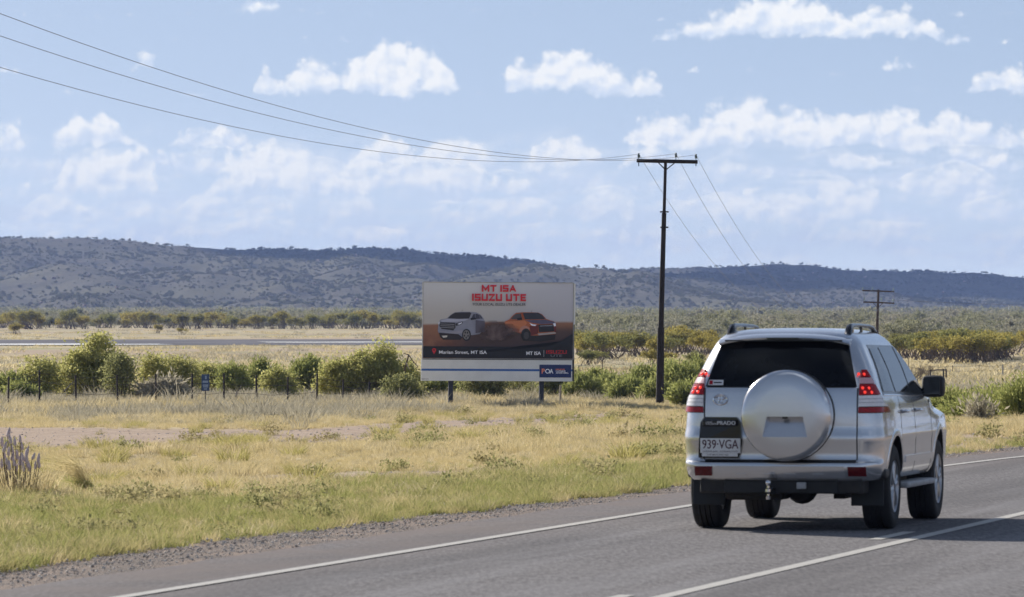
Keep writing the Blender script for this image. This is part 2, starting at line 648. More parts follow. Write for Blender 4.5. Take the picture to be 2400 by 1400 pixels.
def build_ground():
    ys = [-2900, -1500, -700, -300, -120, -50, -20, 0, 12, 22, 30]
    y = 36.0
    while y < 300:
        ys.append(y); y += 1.4
    while y < 8300:
        ys.append(y); y += 1.4 + (y - 300) * 0.035
    ys.append(8300)
    xs = [0.0]
    while xs[-1] < 3900:
        a = xs[-1]
        xs.append(a + (0.7 if a < 34 else 0.7 + (a - 34) * 0.10))
    xs[-1] = 3900
    xs = [-v for v in xs[:0:-1]] + xs
    X, Y = np.meshgrid(np.array(xs), np.array(ys))
    d = road_d(X, Y)
    Z = gh(X, Y, d)
    v = np.stack([X, Y, Z], -1).reshape(-1, 3)
    ny, nx = X.shape
    i = np.arange((ny - 1) * (nx - 1)); r = i // (nx - 1); c = i % (nx - 1)
    a = r * nx + c
    f = np.stack([a, a + 1, a + nx + 1, a + nx], -1)
    me = np_mesh(v, f, True)
    Yc = np.maximum(Y, 5.0)
    px, py = project(X, Yc, Z)
    soil = dirt(px, py, X, Y) * (1 - sstep(Y, 240, 300)) * (d > 0)
    soil = np.maximum(soil, (1 - sstep(d, gravel_edge(Y), gravel_edge(Y) + 0.5)) * 1.0)
    right_bank = (px > 2100) & (py > 985)
    soil = np.where(right_bank, np.maximum(soil, 0.8 * sstep(Y, 86, 92) * (1 - sstep(Y, 108, 116))), soil)
    gl = np.interp(px, [-800, 0, 600, 1200, 1600, 3000], [1165, 1160, 1150, 1105, 1065, 1040])
    green = sstep(py + (fbm(X / 2, Y / 6, 3, 5) - 0.5) * 60, gl - 30, gl + 35)
    far = sstep(Y + (fbm(X / 20, Y / 40, 3, 8) - .5) * 60, 285, 330)
    for nm, arr in (('soil', soil), ('green', green), ('far', far)):
        at = me.attributes.new(nm, 'FLOAT', 'POINT')
        at.data.foreach_set('value', arr.astype(np.float32).ravel())
    o = link('ground', me, ground_material())
    tag(o, 'dry sandy plain with straw grass and pinkish soil reaching to the hills', None, None, 'structure')
    return o


def strip(name, o0, o1, z, mat, y0=-90, y1=1e9, s0=None, s1=None, edge_noise=0.0, sub=1):
    """sheet that follows the road between two offsets right of the edge line"""
    vs, fs = [], []
    idx = [i for i in range(len(PATH)) if (s0 is None or s0 <= i) and (s1 is None or i <= s1) and y0 <= PATH[i, 1] <= y1]
    for j, i in enumerate(idx):
        x, y, h = PATH[i]
        for k in range(sub + 1):
            t = k / sub
            off0 = o0(y) if callable(o0) else o0
            off1 = o1(y) if callable(o1) else o1
            off = off0 + (off1 - off0) * t
            if edge_noise and k == 0:
                off += (float(fbm(x * 1.3, y * 1.3, 3, 77)) - 0.5) * edge_noise
            zz = z if not callable(z) else z(off, x, y)
            vs.append((x + off * math.cos(h), y - off * math.sin(h), zz))
    n = sub + 1
    for j in range(len(idx) - 1):
        for k in range(sub):
            a = j * n + k
            fs.append((a, a + 1, a + n + 1, a + n))
    o = link(name, mesh(vs, fs, True), mat)
    return o


def asphalt_material():
    m, n, out = new_mat('asphalt_chip_seal')
    p = ocoord(n)
    rot = n.n.new('ShaderNodeVectorRotate'); rot.rotation_type = 'Z_AXIS'
    n.put(rot.inputs['Vector'], p); rot.inputs['Angle'].default_value = R(12.4)
    sp = n.n.new('ShaderNodeSeparateXYZ'); n.l.new(rot.outputs[0], sp.inputs[0])
    chips = n.vor(p, 75.0, 'Color')
    sc = n.n.new('ShaderNodeSeparateColor'); n.l.new(chips, sc.inputs[0])
    patch = n.noise(p, 0.5, 7, 0.65, 0.4)
    grain = n.noise(n.vec('MULTIPLY', p, (24, 2.6, 1)), 1.0, 5, 0.75)
    lane = n.noise(n.vec('MULTIPLY', rot.outputs[0], (1.1, 0.05, 0)), 1.0, 4, 0.55)
    base = n.mix(sc.outputs[0], (0.120, 0.113, 0.115), (0.235, 0.222, 0.223))
    base = n.mix(n.step(grain, 0.35, 0.65), n.mix(0.50, base, (0.06, 0.057, 0.06)), n.mix(0.25, base, (0.36, 0.345, 0.34)))
    base = n.mix(n.step(patch, 0.35, 0.70), base, n.mix(0.35, base, (0.215, 0.205, 0.205)))
    base = n.mix(n.math('MULTIPLY', n.step(lane, 0.46, 0.62), 0.42), base, (0.095, 0.091, 0.094))
    lane2 = n.noise(n.vec('MULTIPLY_ADD', rot.outputs[0], (0.85, 0.04, 0), (7.3, 2.1, 0)), 1.0, 4, 0.6)
    base = n.mix(n.math('MULTIPLY', n.step(lane2, 0.48, 0.64), 0.40), base, (0.265, 0.258, 0.265))
    dust = n.n.new('ShaderNodeAttribute'); dust.attribute_name = 'dust'
    base = n.mix(n.math('MULTIPLY', dust.outputs['Fac'], n.step(patch, 0.2, 0.7)), base, (0.205, 0.172, 0.158))
    b = pbsdf(n, base, n.lin(patch, 0.3, 0.7, 0.85, 0.95), normal=bump(n, sc.outputs[1], 0.35, 0.012), spec=0.06)
    n.l.new(b.outputs[0], out.inputs[0])
    return m


def paint_material():
    m, n, out = new_mat('worn_white_road_paint')
    p = ocoord(n)
    w = n.noise(p, 9.0, 6, 0.7)
    ch = n.noise(p, 60.0, 3, 0.7)
    c = n.mix(n.step(w, 0.35, 0.75), (0.50, 0.48, 0.44), (0.36, 0.345, 0.32))
    c = n.mix(n.math('MULTIPLY', n.step(ch, 0.56, 0.72), 0.7), c, (0.17, 0.16, 0.16))
    b = pbsdf(n, c, 0.7, normal=bump(n, ch, 0.3, 0.005), spec=0.3)
    n.l.new(b.outputs[0], out.inputs[0])
    return m


def build_road():
    am = asphalt_material()
    o = strip('road', lambda y: -np.interp(y, [0, 60, 75, 120], [1.30, 1.25, 1.0, 1.0]), 8.6, lambda off, x, y: 0.0 - 0.012 * max(0, -off), am, edge_noise=0.22, sub=10)
    tag(o, 'grey chip-seal highway lane curving away to the right', None, None, 'structure')
    me = o.data
    at = me.attributes.new('dust', 'FLOAT', 'POINT')
    at.data.foreach_set('value', np.array([1.0 if (i % 11) == 0 else (0.55 if (i % 11) == 1 else 0.0) for i in range(len(me.vertices))], np.float32))
    pm = paint_material()
    e = strip('edge_line', -0.065, 0.065, 0.005, pm, y1=140)
    tag(e, 'solid white edge line beside the gravel shoulder', None, None, 'structure')
    c = strip('centre_line', 3.62, 3.75, 0.005, pm, y1=160)
    tag(c, 'solid white centre line under the shadow of the car', None, None, 'structure')
    e2 = strip('edge_line', 7.3, 7.42, 0.005, pm, y1=160)
    tag(e2, 'white line on the far right side of the road', None, None, 'structure')
    # broken line beside the solid one: 3 m dashes
    y0 = 54.4
    k = -4
    while k < 8:
        ys = y0 + 12.4 * k
        ix = [i for i in range(len(PATH)) if ys <= PATH[i, 1] + 3.4 * math.sin(-PATH[i, 2]) <= ys + 3.0]
        if len(ix) > 1:
            dsh = strip('dash', 3.33, 3.45, 0.005, pm, s0=ix[0], s1=ix[-1])
            dsh.parent = c
        k += 1
    gm, n, out = new_mat('gravel_shoulder')
    p = ocoord(n)
    vc = n.vor(p, 26.0, 'Color')
    sc = n.n.new('ShaderNodeSeparateColor'); n.l.new(vc, sc.inputs[0])
    dd = n.vor(p, 26.0)
    big = n.noise(p, 1.2, 5, 0.6)
    base = n.mix(sc.outputs[0], (0.30, 0.265, 0.24), (0.52, 0.475, 0.435))
    base = n.mix(n.step(dd, 0.02, 0.45), base, (0.13, 0.105, 0.09))
    base = n.mix(n.step(big, 0.35, 0.7), base, (0.27, 0.205, 0.165))
    b = pbsdf(n, base, 0.9, normal=bump(n, n.math('SUBTRACT', 1.0, dd), 0.9, 0.03), spec=0.2)
    n.l.new(b.outputs[0], out.inputs[0])
    g = strip('gravel_shoulder', lambda y: -float(gravel_edge(y)) - 0.25, lambda y: -float(np.interp(y, [0, 60, 75, 120], [1.15, 1.1, 0.9, 0.9])),
              lambda off, x, y: -0.012 - 0.028 * max(0, -off - 1.0) - 0.012, gm, edge_noise=0.35, sub=5)
    tag(g, 'strip of loose grey gravel between asphalt and green grass', None, None, 'structure')
    M['gravel'] = gm


HXS = np.arange(-1700, 1701, 11.0)
HYS = np.arange(2900, 8000, 26.0)
RIDGES = [
    [(-1400, 575, 5600), (-600, 560, 5600), (0, 567, 5600), (250, 582, 5600), (430, 596, 5600), (620, 588, 5600), (850, 590, 5600), (1000, 599, 5600), (1200, 609, 5600), (1400, 634, 5650), (1600, 668, 5700)],
    [(1300, 664, 6500), (1460, 640, 6500), (1600, 631, 6500), (1800, 622, 6500), (2000, 625, 6500), (2200, 640, 6500), (2300, 658, 6500), (2400, 673, 6500), (2600, 690, 6400)],
    [(2150, 668, 7600), (2400, 670, 7600), (2800, 655, 7600), (3600, 660, 7600)],
    [(60, 600, 5300), (130, 640, 4800), (230, 690, 4300), (280, 722, 3900)],
    [(-300, 590, 5200), (-260, 660, 4500), (-200, 715, 3900)],
    [(600, 612, 5300), (590, 640, 4850), (640, 672, 4500), (690, 715, 4050)],
    [(380, 612, 5250), (420, 660, 4700), (440, 705, 4150)],
    [(850, 612, 5300), (830, 662, 4700), (860, 710, 4100)],
    [(1310, 620, 5000), (1400, 634, 4850), (1500, 660, 4600), (1600, 690, 4350), (1720, 716, 4100)],
    [(1310, 620, 5000), (1180, 645, 4650), (1050, 680, 4300), (960, 712, 4000)],
    [(1000, 625, 5200), (960, 655, 4800), (930, 700, 4350)],
    [(1740, 640, 5600), (1800, 654, 5450), (1880, 690, 5200), (1960, 722, 5000)],
    [(1740, 640, 5600), (1640, 668, 5300), (1560, 706, 4950)],
    [(1930, 660, 5450), (1990, 672, 5350), (2060, 705, 5150), (2110, 726, 5000)],
    [(1930, 660, 5450), (1890, 690, 5250), (1850, 722, 5000)],
]


def hill_height(X, Y):
    wob = 60.0
    Xw = X + (fbm(X / 260, Y / 260, 4, 21) - 0.5) * 2 * wob
    Yw = Y + (fbm(X / 300 + 5, Y / 300, 4, 22) - 0.5) * 2.4 * wob
    best = np.full(X.shape, -60.0)
    for r in RIDGES:
        pts = [W(*p) for p in r]
        sl = 0.12 if r[0][2] > 5500 and len(r) > 6 else 0.27
        for a, b in zip(pts[:-1], pts[1:]):
            ab = np.array([b.x - a.x, b.y - a.y])
            L2 = ab @ ab
            t = np.clip(((Xw - a.x) * ab[0] + (Yw - a.y) * ab[1]) / L2, 0, 1)
            dist = np.hypot(Xw - a.x - t * ab[0], (Yw - a.y - t * ab[1]) * 0.62)
            hz = a.z + (b.z - a.z) * t
            h = hz - sl * np.maximum(dist - 6, 0) ** 0.97
            k = 3.0
            m = np.maximum(best, h)
            best = m + np.log1p(np.exp(-np.abs(best - h) / k)) * k * 0.5 * (np.abs(best - h) < 40)
    n = fbm(X / 120, Y / 150, 5, 31)
    rid = 1 - np.abs(2 * fbm(X / 190 + 3, Y / 260, 4, 33) - 1)
    amp = sstep(best, -10, 35)
    h = best + amp * ((n - 0.5) * 12 + (rid - 0.8) * 16)
    return h


def build_hills():
    X, Y = np.meshgrid(HXS, HYS)
    Z = hill_height(X, Y)
    base = -2.5 + 2.5 * sstep(Y, 2300, 4000)
    Z = np.maximum(Z, base - 2)
    v = np.stack([X, Y, Z], -1).reshape(-1, 3)
    ny, nx = X.shape
    i = np.arange((ny - 1) * (nx - 1)); r = i // (nx - 1); c = i % (nx - 1)
    a = r * nx + c
    me = np_mesh(v, np.stack([a, a + 1, a + nx + 1, a + nx], -1), True)
    m, n, out = new_mat('stony_hill_slope')
    p = ocoord(n)
    f1 = n.noise(p, 0.006, 6, 0.6)
    f2 = n.noise(p, 0.05, 8, 0.7)
    c = n.mix(n.step(f2, 0.35, 0.65), (0.090, 0.083, 0.058), (0.140, 0.126, 0.088))
    c = n.mix(n.step(f1, 0.42, 0.62), c, (0.13, 0.12, 0.07))
    c = n.mix(n.math('MULTIPLY', n.step(f2, 0.58, 0.72), 0.8), c, (0.20, 0.15, 0.12))
    b = pbsdf(n, c, 0.95, normal=bump(n, f2, 0.8, 6.0), spec=0.1)
    n.l.new(b.outputs[0], out.inputs[0])
    o = link('hills', me, m)
    tag(o, 'long range of low scrub-covered stony hills behind the plain', None, None, 'structure')


build_ground()
build_road()
build_hills()


# runway across the airfield
def build_runway():
    m, n, out = new_mat('runway_asphalt')
    p = ocoord(n)
    f = n.noise(p, 0.08, 6, 0.6)
    b = pbsdf(n, n.mix(n.step(f, 0.3, 0.7), (0.16, 0.155, 0.165), (0.23, 0.225, 0.235)), 1.0, spec=0.0)
    n.l.new(b.outputs[0], out.inputs[0])
    A = np.array([-420.0, 690.0]); B = np.array([70.0, 792.0])
    u = (B - A) / np.linalg.norm(B - A); w = np.array([-u[1], u[0]])
    L = np.linalg.norm(B - A)

    def sheet(name, s0, s1, o0, o1, lift, mat, parent=None, n_=60, k_=6):
        vs, fs = [], []
        for i in range(n_ + 1):
            for j in range(k_ + 1):
                q = A + u * (s0 + (s1 - s0) * i / n_) + w * (o0 + (o1 - o0) * j / k_)
                vs.append((q[0], q[1], 0))
        z = gh([v[0] for v in vs], [v[1] for v in vs])
        base = float(z.mean()) if parent is None else 0
        vs = [(v[0], v[1], zz + lift) for v, zz in zip(vs, z)]
        for i in range(n_):
            for j in range(k_):
                a = i * (k_ + 1) + j
                fs.append((a, a + k_ + 1, a + k_ + 2, a + 1))
        return link(name, mesh(vs, fs, True), mat, parent)
    rw = sheet('runway', 0, L, -62, 78, 0.05, m, n_=120, k_=30)
    tag(rw, 'grey airfield runway crossing the dry plain behind the bushes', None, None, 'structure')
    pm = pmat('runway_white_paint', (0.78, 0.78, 0.76), (0.66, 0.66, 0.64), 0.3, 0.7)
    for s0, s1, o0, o1 in ((250, 378, -58, -44), (230, 372, -38, -30), (398, 428, -8, 6), (300, 340, 60, 64)):
        sheet('runway_marking', s0, s1, o0, o1, 0.09, pm, rw, 40, 6)


build_runway()

# ------------------------------------------------------------------ the silver four-wheel drive
def car_materials():
    m, n, out = new_mat('silver_metallic_paint')
    p = ocoord(n)
    fl = n.noise(p, 1.2, 3, 0.5)
    du = n.noise(p, 1.6, 4, 0.5)
    sp = n.n.new('ShaderNodeSeparateXYZ'); n.l.new(p, sp.inputs[0])
    c = n.mix(n.step(fl, 0.3, 0.7), (0.64, 0.645, 0.665), (0.68, 0.685, 0.70))
    road_dirt = n.math('MULTIPLY', n.step(du, 0.35, 0.75), n.lin(sp.outputs[2], 0.4, 1.1, 0.30, 0.0))
    c = n.mix(road_dirt, c, (0.42, 0.36, 0.30))
    b = pbsdf(n, c, n.lin(du, 0.3, 0.7, 0.20, 0.26), 0.76, 0.75)
    n.l.new(b.outputs[0], out.inputs[0])
    M['paint'] = m
    M['black'] = pmat('black_textured_plastic', (0.010, 0.010, 0.011), (0.016, 0.0155, 0.0155), 20, 0.55)
    M['gloss_black'] = pmat('gloss_black_trim', (0.008, 0.008, 0.01), (0.012, 0.012, 0.013), 9, 0.16)
    M['glass'] = pmat('dark_tinted_glass', (0.006, 0.007, 0.009), (0.009, 0.01, 0.012), 3, 0.03, spec=0.6)
    M['rear_glass'] = pmat('black_privacy_glass', (0.004, 0.0045, 0.006), (0.006, 0.0065, 0.008), 3, 0.04, spec=0.22)
    M['dark_red'] = pmat('dark_red_reflector', (0.13, 0.004, 0.006), (0.08, 0.003, 0.005), 60, 0.15, spec=0.4)
    M['rubber'] = pmat('tyre_rubber', (0.016, 0.015, 0.015), (0.026, 0.024, 0.023), 14, 0.8, bmp=0.3)
    M['alloy'] = pmat('grey_alloy', (0.50, 0.50, 0.51), (0.40, 0.39, 0.39), 12, 0.32, 0.85)
    M['chrome'] = pmat('chrome', (0.78, 0.78, 0.80), (0.70, 0.70, 0.72), 10, 0.10, 1.0)
    M['under'] = pmat('dusty_underbody', (0.022, 0.02, 0.019), (0.04, 0.034, 0.03), 8, 0.8)
    M['red_lens'] = pmat('red_lamp_lens', (0.42, 0.005, 0.010), (0.28, 0.003, 0.007), 40, 0.15, coat=0.0, spec=.35)
    M['clear_lens'] = pmat('clear_lamp_lens', (0.90, 0.88, 0.88), (0.80, 0.76, 0.77), 45, 0.25, coat=0.3)
    M['pink_lens'] = pmat('pinkish_lamp_lens', (0.74, 0.46, 0.48), (0.62, 0.34, 0.37), 45, 0.25, coat=0.3)
    M['led'] = pmat('lit_red_led', (0.6, 0.02, 0.02), (0.5, 0.02, 0.02), 30, 0.3, emit=(1.0, 0.05, 0.03), estr=0.65)
    M['plate_white'] = pmat('plate_white', (0.74, 0.74, 0.73), (0.66, 0.66, 0.66), 25, 0.4)
    M['plate_ink'] = pmat('plate_maroon_ink', (0.055, 0.012, 0.025), (0.075, 0.02, 0.03), 25, 0.5)
    M['white_print'] = pmat('white_print', (0.75, 0.75, 0.77), (0.66, 0.66, 0.68), 20, 0.45)
    M['grey_plug'] = pmat('grey_plug', (0.42, 0.42, 0.43), (0.34, 0.34, 0.34), 20, 0.6)


car_materials()

LV = [  # height: half width, rear, front
    (.46, .85, -.85, 3.60), (.50, .884, -.895, 3.68), (.55, .900, -.918, 3.73), (.60, .910, -.924, 3.75), (.622, .912, -.915, 3.75), (.634, .913, -.888, 3.75),
    (.66, .914, -.876, 3.75), (.78, .918, -.886, 3.75), (.84, .924, -.895, 3.745), (.88, .922, -.89, 3.74), (.92, .915, -.878, 3.73), (1.0, .910, -.878, 3.70), (1.06, .903, -.877, 3.62), (1.12, .896, -.874, 3.30),
    (1.16, .888, -.871, 2.85), (1.20, .878, -.867, 2.38), (1.26, .858, -.860, 2.26), (1.30, .842, -.852, 2.19), (1.36, .822, -.828, 2.09),
    (1.45, .790, -.788, 1.93), (1.53, .756, -.750, 1.79), (1.60, .722, -.713, 1.66), (1.66, .692, -.680, 1.55), (1.71, .664, -.648, 1.46),
    (1.75, .632, -.615, 1.38), (1.785, .59, -.57, 1.28), (1.81, .53, -.50, 1.17), (1.826, .45, -.40, 1.03), (1.837, .33, -.22, .82), (1.842, .16, .05, .55)]
LVA = np.array(LV)
LVA[:, 1] *= 1.022


def lev(z):
    return [float(np.interp(z, LVA[:, 0], LVA[:, k])) for k in (1, 2, 3)]


def corner(z):
    w, r, f = lev(z)
    a = min(0.20, w * 0.45)
    return a, min(0.26, (f - r) * 0.3)


def taper(y, z):
    t = 1 - 0.05 * float(sstep(y, 2.6, 3.7)) - 0.16 * float(sstep(y, 2.1, 3.6)) * float(sstep(z, .98, 1.12)) - 0.02 * float(sstep(-y, -.2, .8))
    return t


def body_pt(q, z):
    """point of the body skin: q 0..1 rear half, 1..2 rear corner, 2..3 side, 3..4 front corner, 4..5 front; negative q = left"""
    s = 1 if q >= 0 else -1
    q = abs(q)
    w, r, f = lev(z)
    a, b = corner(z)
    bow = 0.045
    if q <= 1:
        x = q * (w - a); y = r + bow * (x / w) ** 2
    elif q <= 2:
        ph = (q - 1) * math.pi / 2
        x = w - a + a * math.sin(ph); y = r + bow * ((w - a) / w) ** 2 + b * (1 - math.cos(ph))
    elif q <= 3:
        y0 = r + bow * ((w - a) / w) ** 2 + b; y1 = f - b
        y = y0 + (y1 - y0) * (q - 2); x = w
    elif q <= 4:
        ph = (q - 3) * math.pi / 2
        x = w - a + a * math.cos(ph); y = f - b + b * math.sin(ph)
    else:
        x = (5 - q) * (w - a); y = f
    return Vector((s * x * taper(y, z), y, z))


def q_of_x(x, z):
    w, r, f = lev(z); a, b = corner(z)
    s = 1 if x >= 0 else -1
    x = abs(x)
    if x <= w - a:
        return s * x / (w - a)
    return s * (1 + math.asin(min(1, (x - (w - a)) / a)) * 2 / math.pi)


def q_of_y(y, z, s=1):
    w, r, f = lev(z); a, b = corner(z)
    y0 = r + 0.045 * ((w - a) / w) ** 2 + b; y1 = f - b
    return s * (2 + (y - y0) / (y1 - y0))


def patch(name, quad, mat, parent, off=0.005, nu=8, nv=6, mode='q', thick=0.0, side=1, curve=None):
    """sheet laid on the skin; quad = (u,z) of lower-left, lower-right, upper-right, upper-left"""
    vs, fs = [], []

    def skin(u, z):
        q = {'q': lambda: u, 'x': lambda: q_of_x(u, z), 'y': lambda: q_of_y(u, z, side)}[mode]()
        p = body_pt(q, z)
        e = 0.004
        sg = 1 if q >= 0 else -1
        du = body_pt(sg * min(abs(q) + e, 4.99), z) - body_pt(sg * max(abs(q) - e, 0.0), z)
        dz = body_pt(q, min(z + 0.01, 1.84)) - body_pt(q, z - 0.01)
        nrm = du.cross(dz).normalized() * (1 if q >= 0 else -1)
        return p, nrm
    for j in range(nv + 1):
        for i in range(nu + 1):
            s, t = i / nu, j / nv
            u = (quad[0][0] * (1 - s) + quad[1][0] * s) * (1 - t) + (quad[3][0] * (1 - s) + quad[2][0] * s) * t
            z = (quad[0][1] * (1 - s) + quad[1][1] * s) * (1 - t) + (quad[3][1] * (1 - s) + quad[2][1] * s) * t
            p, nm = skin(u, z)
            vs.append(p + nm * off)
    n = nu + 1
    for j in range(nv):
        for i in range(nu):
            a = j * n + i
            fs.append((a, a + 1, a + n + 1, a + n))
    N = len(vs)
    # back skirt so that the piece has thickness
    rim = [i for i in range(n)] + [j * n + nu for j in range(1, nv + 1)] + [nv * n + i for i in range(nu - 1, -1, -1)] + [j * n for j in range(nv - 1, 0, -1)]
    base = []
    for k in rim:
        j, i = divmod(k, n)
        s, t = i / nu, j / nv
        u = (quad[0][0] * (1 - s) + quad[1][0] * s) * (1 - t) + (quad[3][0] * (1 - s) + quad[2][0] * s) * t
        z = (quad[0][1] * (1 - s) + quad[1][1] * s) * (1 - t) + (quad[3][1] * (1 - s) + quad[2][1] * s) * t
        p, nm = skin(u, z)
        base.append(len(vs)); vs.append(p - nm * 0.004)
    for k in range(len(rim)):
        k2 = (k + 1) % len(rim)
        fs.append((rim[k], base[k], base[k2], rim[k2]))
    me = mesh(vs, fs, False)
    bm = bmesh.new(); bm.from_mesh(me); bmesh.ops.recalc_face_normals(bm, faces=bm.faces); bm.to_mesh(me); bm.free()
    me.polygons.foreach_set('use_smooth', [True] * len(me.polygons))
    me.set_sharp_from_angle(angle=R(45))
    return link(name, me, mat, parent)


def text_mesh(txt, w, h, bold=0.0, shear=0.0, extrude=0.0):
    cu = bpy.data.curves.new('t', 'FONT')
    cu.body = txt
    cu.align_x = 'CENTER'
    cu.size = 1.0
    cu.offset = bold * 0.25
    cu.shear = shear
    cu.extrude = extrude
    cu.resolution_u = 3
    o = bpy.data.objects.new('t', cu)
    COL.objects.link(o)
    dg = bpy.context.evaluated_depsgraph_get()
    me = bpy.data.meshes.new_from_object(o.evaluated_get(dg))
    bpy.data.objects.remove(o)
    v = np.empty(len(me.vertices) * 3, np.float32)
    me.vertices.foreach_get('co', v)
    v = v.reshape(-1, 3)
    lo, hi = v.min(0), v.max(0)
    v[:, 0] = ((v[:, 0] - lo[0]) / (hi[0] - lo[0]) - 0.5) * w
    v[:, 1] = ((v[:, 1] - lo[1]) / (hi[1] - lo[1]) - 0.5) * h
    if bold:
        # heavier strokes: the same outlines set a hair apart, each a little prouder
        nv = len(me.polygons)
        fc = [tuple(p.vertices) for p in me.polygons]
        vs, fs = [], []
        for k in (-1, 0, 1):
            q = v.copy()
            q[:, 0] = q[:, 0] * (1 - 2.2 * bold * h / w) + k * bold * 1.1 * h
            q[:, 2] += 0.0004 * (k + 1)
            fs += [tuple(len(vs) + i for i in f) for f in fc]
            vs += [tuple(a) for a in q]
        return mesh(vs, fs)
    me.vertices.foreach_set('co', v.ravel())
    me.materials.clear()
    me.update()
    return me


def lettering(name, txt, mat, parent, c, w, h, bold=0.0, shear=0.0, extrude=0.0):
    """upright lettering that faces -y"""
    o = link(name, text_mesh(txt, w, h, bold, shear, extrude), mat, parent)
    o.location = c
    o.rotation_euler = (R(90), 0, 0)
    return o


def apply_bool(o, cutters):
    for c in cutters:
        md = o.modifiers.new('b', 'BOOLEAN')
        md.operation = 'DIFFERENCE'
        md.solver = 'EXACT'
        md.object = c
    dg = bpy.context.evaluated_depsgraph_get()
    me = bpy.data.meshes.new_from_object(o.evaluated_get(dg))
    o.modifiers.clear()
    o.data = me
    for c in cutters:
        bpy.data.objects.remove(c)


def build_car():
    root = empty('car', (2.622, 58.0, 0.002), -R(12.1))
    tag(root, 'silver four-wheel drive with covered spare wheel driving on the road', 'car')
    # body shell
    qs = [-5 + 0.0] + [-q for q in np.concatenate([np.linspace(4.6, 4, 3), np.linspace(3.8, 3, 5), np.linspace(2.96, 2, 26)[0:], np.linspace(1.86, 1, 7), np.linspace(.75, .25, 3)])]
    qs = qs + [0.0] + [-q for q in qs[:0:-1]]
    zs = []
    for a, b in zip(LVA[:-1, 0], LVA[1:, 0]):
        k = 2 if b - a > 0.05 else 1
        zs += [a + (b - a) * i / k for i in range(k)]
    zs.append(LVA[-1, 0])
    vs = [body_pt(q, z) for z in zs for q in qs]
    n = len(qs)
    fs = []
    for j in range(len(zs) - 1):
        for i in range(n):
            i2 = (i + 1) % n
            fs.append((j * n + i, j * n + i2, (j + 1) * n + i2, (j + 1) * n + i))
    fs.append(tuple(range(n))[::-1])
    fs.append(tuple((len(zs) - 1) * n + i for i in range(n)))
    me = mesh(vs, fs)
    bm = bmesh.new(); bm.from_mesh(me)
    bmesh.ops.remove_doubles(bm, verts=bm.verts, dist=1e-5)
    bmesh.ops.recalc_face_normals(bm, faces=bm.faces)
    bm.to_mesh(me); bm.free()
    body = link('body', me, [M['paint'], M['black']], root)
    cut = []
    for s in (-1, 1):
        for yc, rr in ((0.0, .445), (2.79, .455)):
            mb = MB().lathe([(rr, s * 0.56), (rr, s * 1.2)], 'x', (0, yc, .415), 40)
            c = mb.build('c', M['black'])
            cut.append(c)
    body.parent = None
    apply_bool(body, cut)
    body.parent = root
    for p in body.data.polygons:
        p.use_smooth = True
    body.data.set_sharp_from_angle(angle=R(32))
    # black sill edge and bumper underside
    # underbody
    mb = MB()
    mb.box((0, 1.4, .42), (1.10, 4.1, .16)).box((0, -.62, .405), (1.5, .42, .13), bev=.02)
    mb.box((.40, 1.3, .32), (.10, 2.6, .10)).box((-.40, 1.3, .32), (.10, 2.6, .10))
    mb.build('chassis', M['under'], root)
    MB().tube([(-.72, 0, .385), (.72, 0, .385)], .05, 10).build('rear_axle', M['under'], root, True)
    MB().lathe([(.03, -.16), (.12, -.12), (.15, 0), (.12, .12), (.03, .16)], 'y', (.06, -.02, .37), 16).build('differential', M['under'], root, True)
    MB().tube([(.3, -.35, .36), (.62, -.50, .38), (.66, -.78, .37)], .035, 10).build('exhaust_pipe', M['under'], root, True)
    MB().box((-.30, -.30, .34), (.55, .5, .14), bev=.04).build('fuel_tank', M['under'], root)
    # tow bar
    tb = MB().box((.0, -.80, .40), (1.05, .10, .12), bev=.012).box((-.085, -.93, .37), (.075, .22, .05), bev=.01).build('tow_bar', M['black'], root)
    MB().lathe([(.012, .36), (.03, .37), (.03, .395), (.014, .40), (.014, .425), (.020, .432), (.027, .45), (.025, .465), (.014, .477), (.002, .48)], 'z', (-.085, -1.02, -.01), 16).build('tow_ball', M['chrome'], tb, True)
    MB().lathe([(.02, .0), (.022, .03), (.012, .035), (.012, .05)], 'z', (-.085, -1.02, .29), 12).build('tow_nut', M['chrome'], tb, True)
    MB().box((.20, -.90, .415), (.085, .05, .06), bev=.008).build('trailer_socket', M['grey_plug'], tb)
    # bumper: silver step bar, reflectors
    bpr = patch('bumper_bar', [(-.62, .500), (.62, .500), (.60, .592), (-.60, .592)], M['paint'], root, .022, 24, 5, 'x')
    for s in (-1, 1):
        for cx in (.10, .36):
            patch('bumper_recess', [(s * cx - .06, .502), (s * cx + .06, .502), (s * cx + .05, .532), (s * cx - .05, .532)], M['paint'], bpr, .027, 4, 2, 'x')
        patch('reflector', [(s * .64, .508), (s * .80, .508), (s * .80, .588), (s * .635, .588)] if s > 0 else [(-.80, .508), (-.64, .508), (-.635, .588), (-.80, .588)], M['dark_red'], root, .014, 8, 4, 'x')
    patch('bumper_shadow_gap', [(-.71, .620), (.71, .620), (.71, .648), (-.71, .648)], M['black'], root, .004, 24, 3, 'x')
    # tailgate outline gaps
    for s in (-1, 1):
        a, b = (.712, .724)
        g = [(a, .645), (b, .645), (b, 1.30), (a, 1.30)]
        if s < 0:
            g = [(-b, .645), (-a, .645), (-a, 1.30), (-b, 1.30)]
        patch('tailgate_gap', g, M['black'], root, .002, 1, 16, 'x')
    # rear window, its black edge, wiper strip
    rw = patch('rear_window', [(-.710, 1.312), (.710, 1.312), (.590, 1.722), (-.590, 1.722)], M['rear_glass'], root, .006, 28, 14, 'x')
    patch('window_seal', [(-.70, 1.303), (.70, 1.303), (.70, 1.311), (-.70, 1.311)], M['black'], root, .004, 24, 1, 'x')
    st = patch('sticker', [(-.690, 1.322), (-.545, 1.322), (-.545, 1.368), (-.680, 1.368)], M['white_print'], rw, .010, 6, 2, 'x')
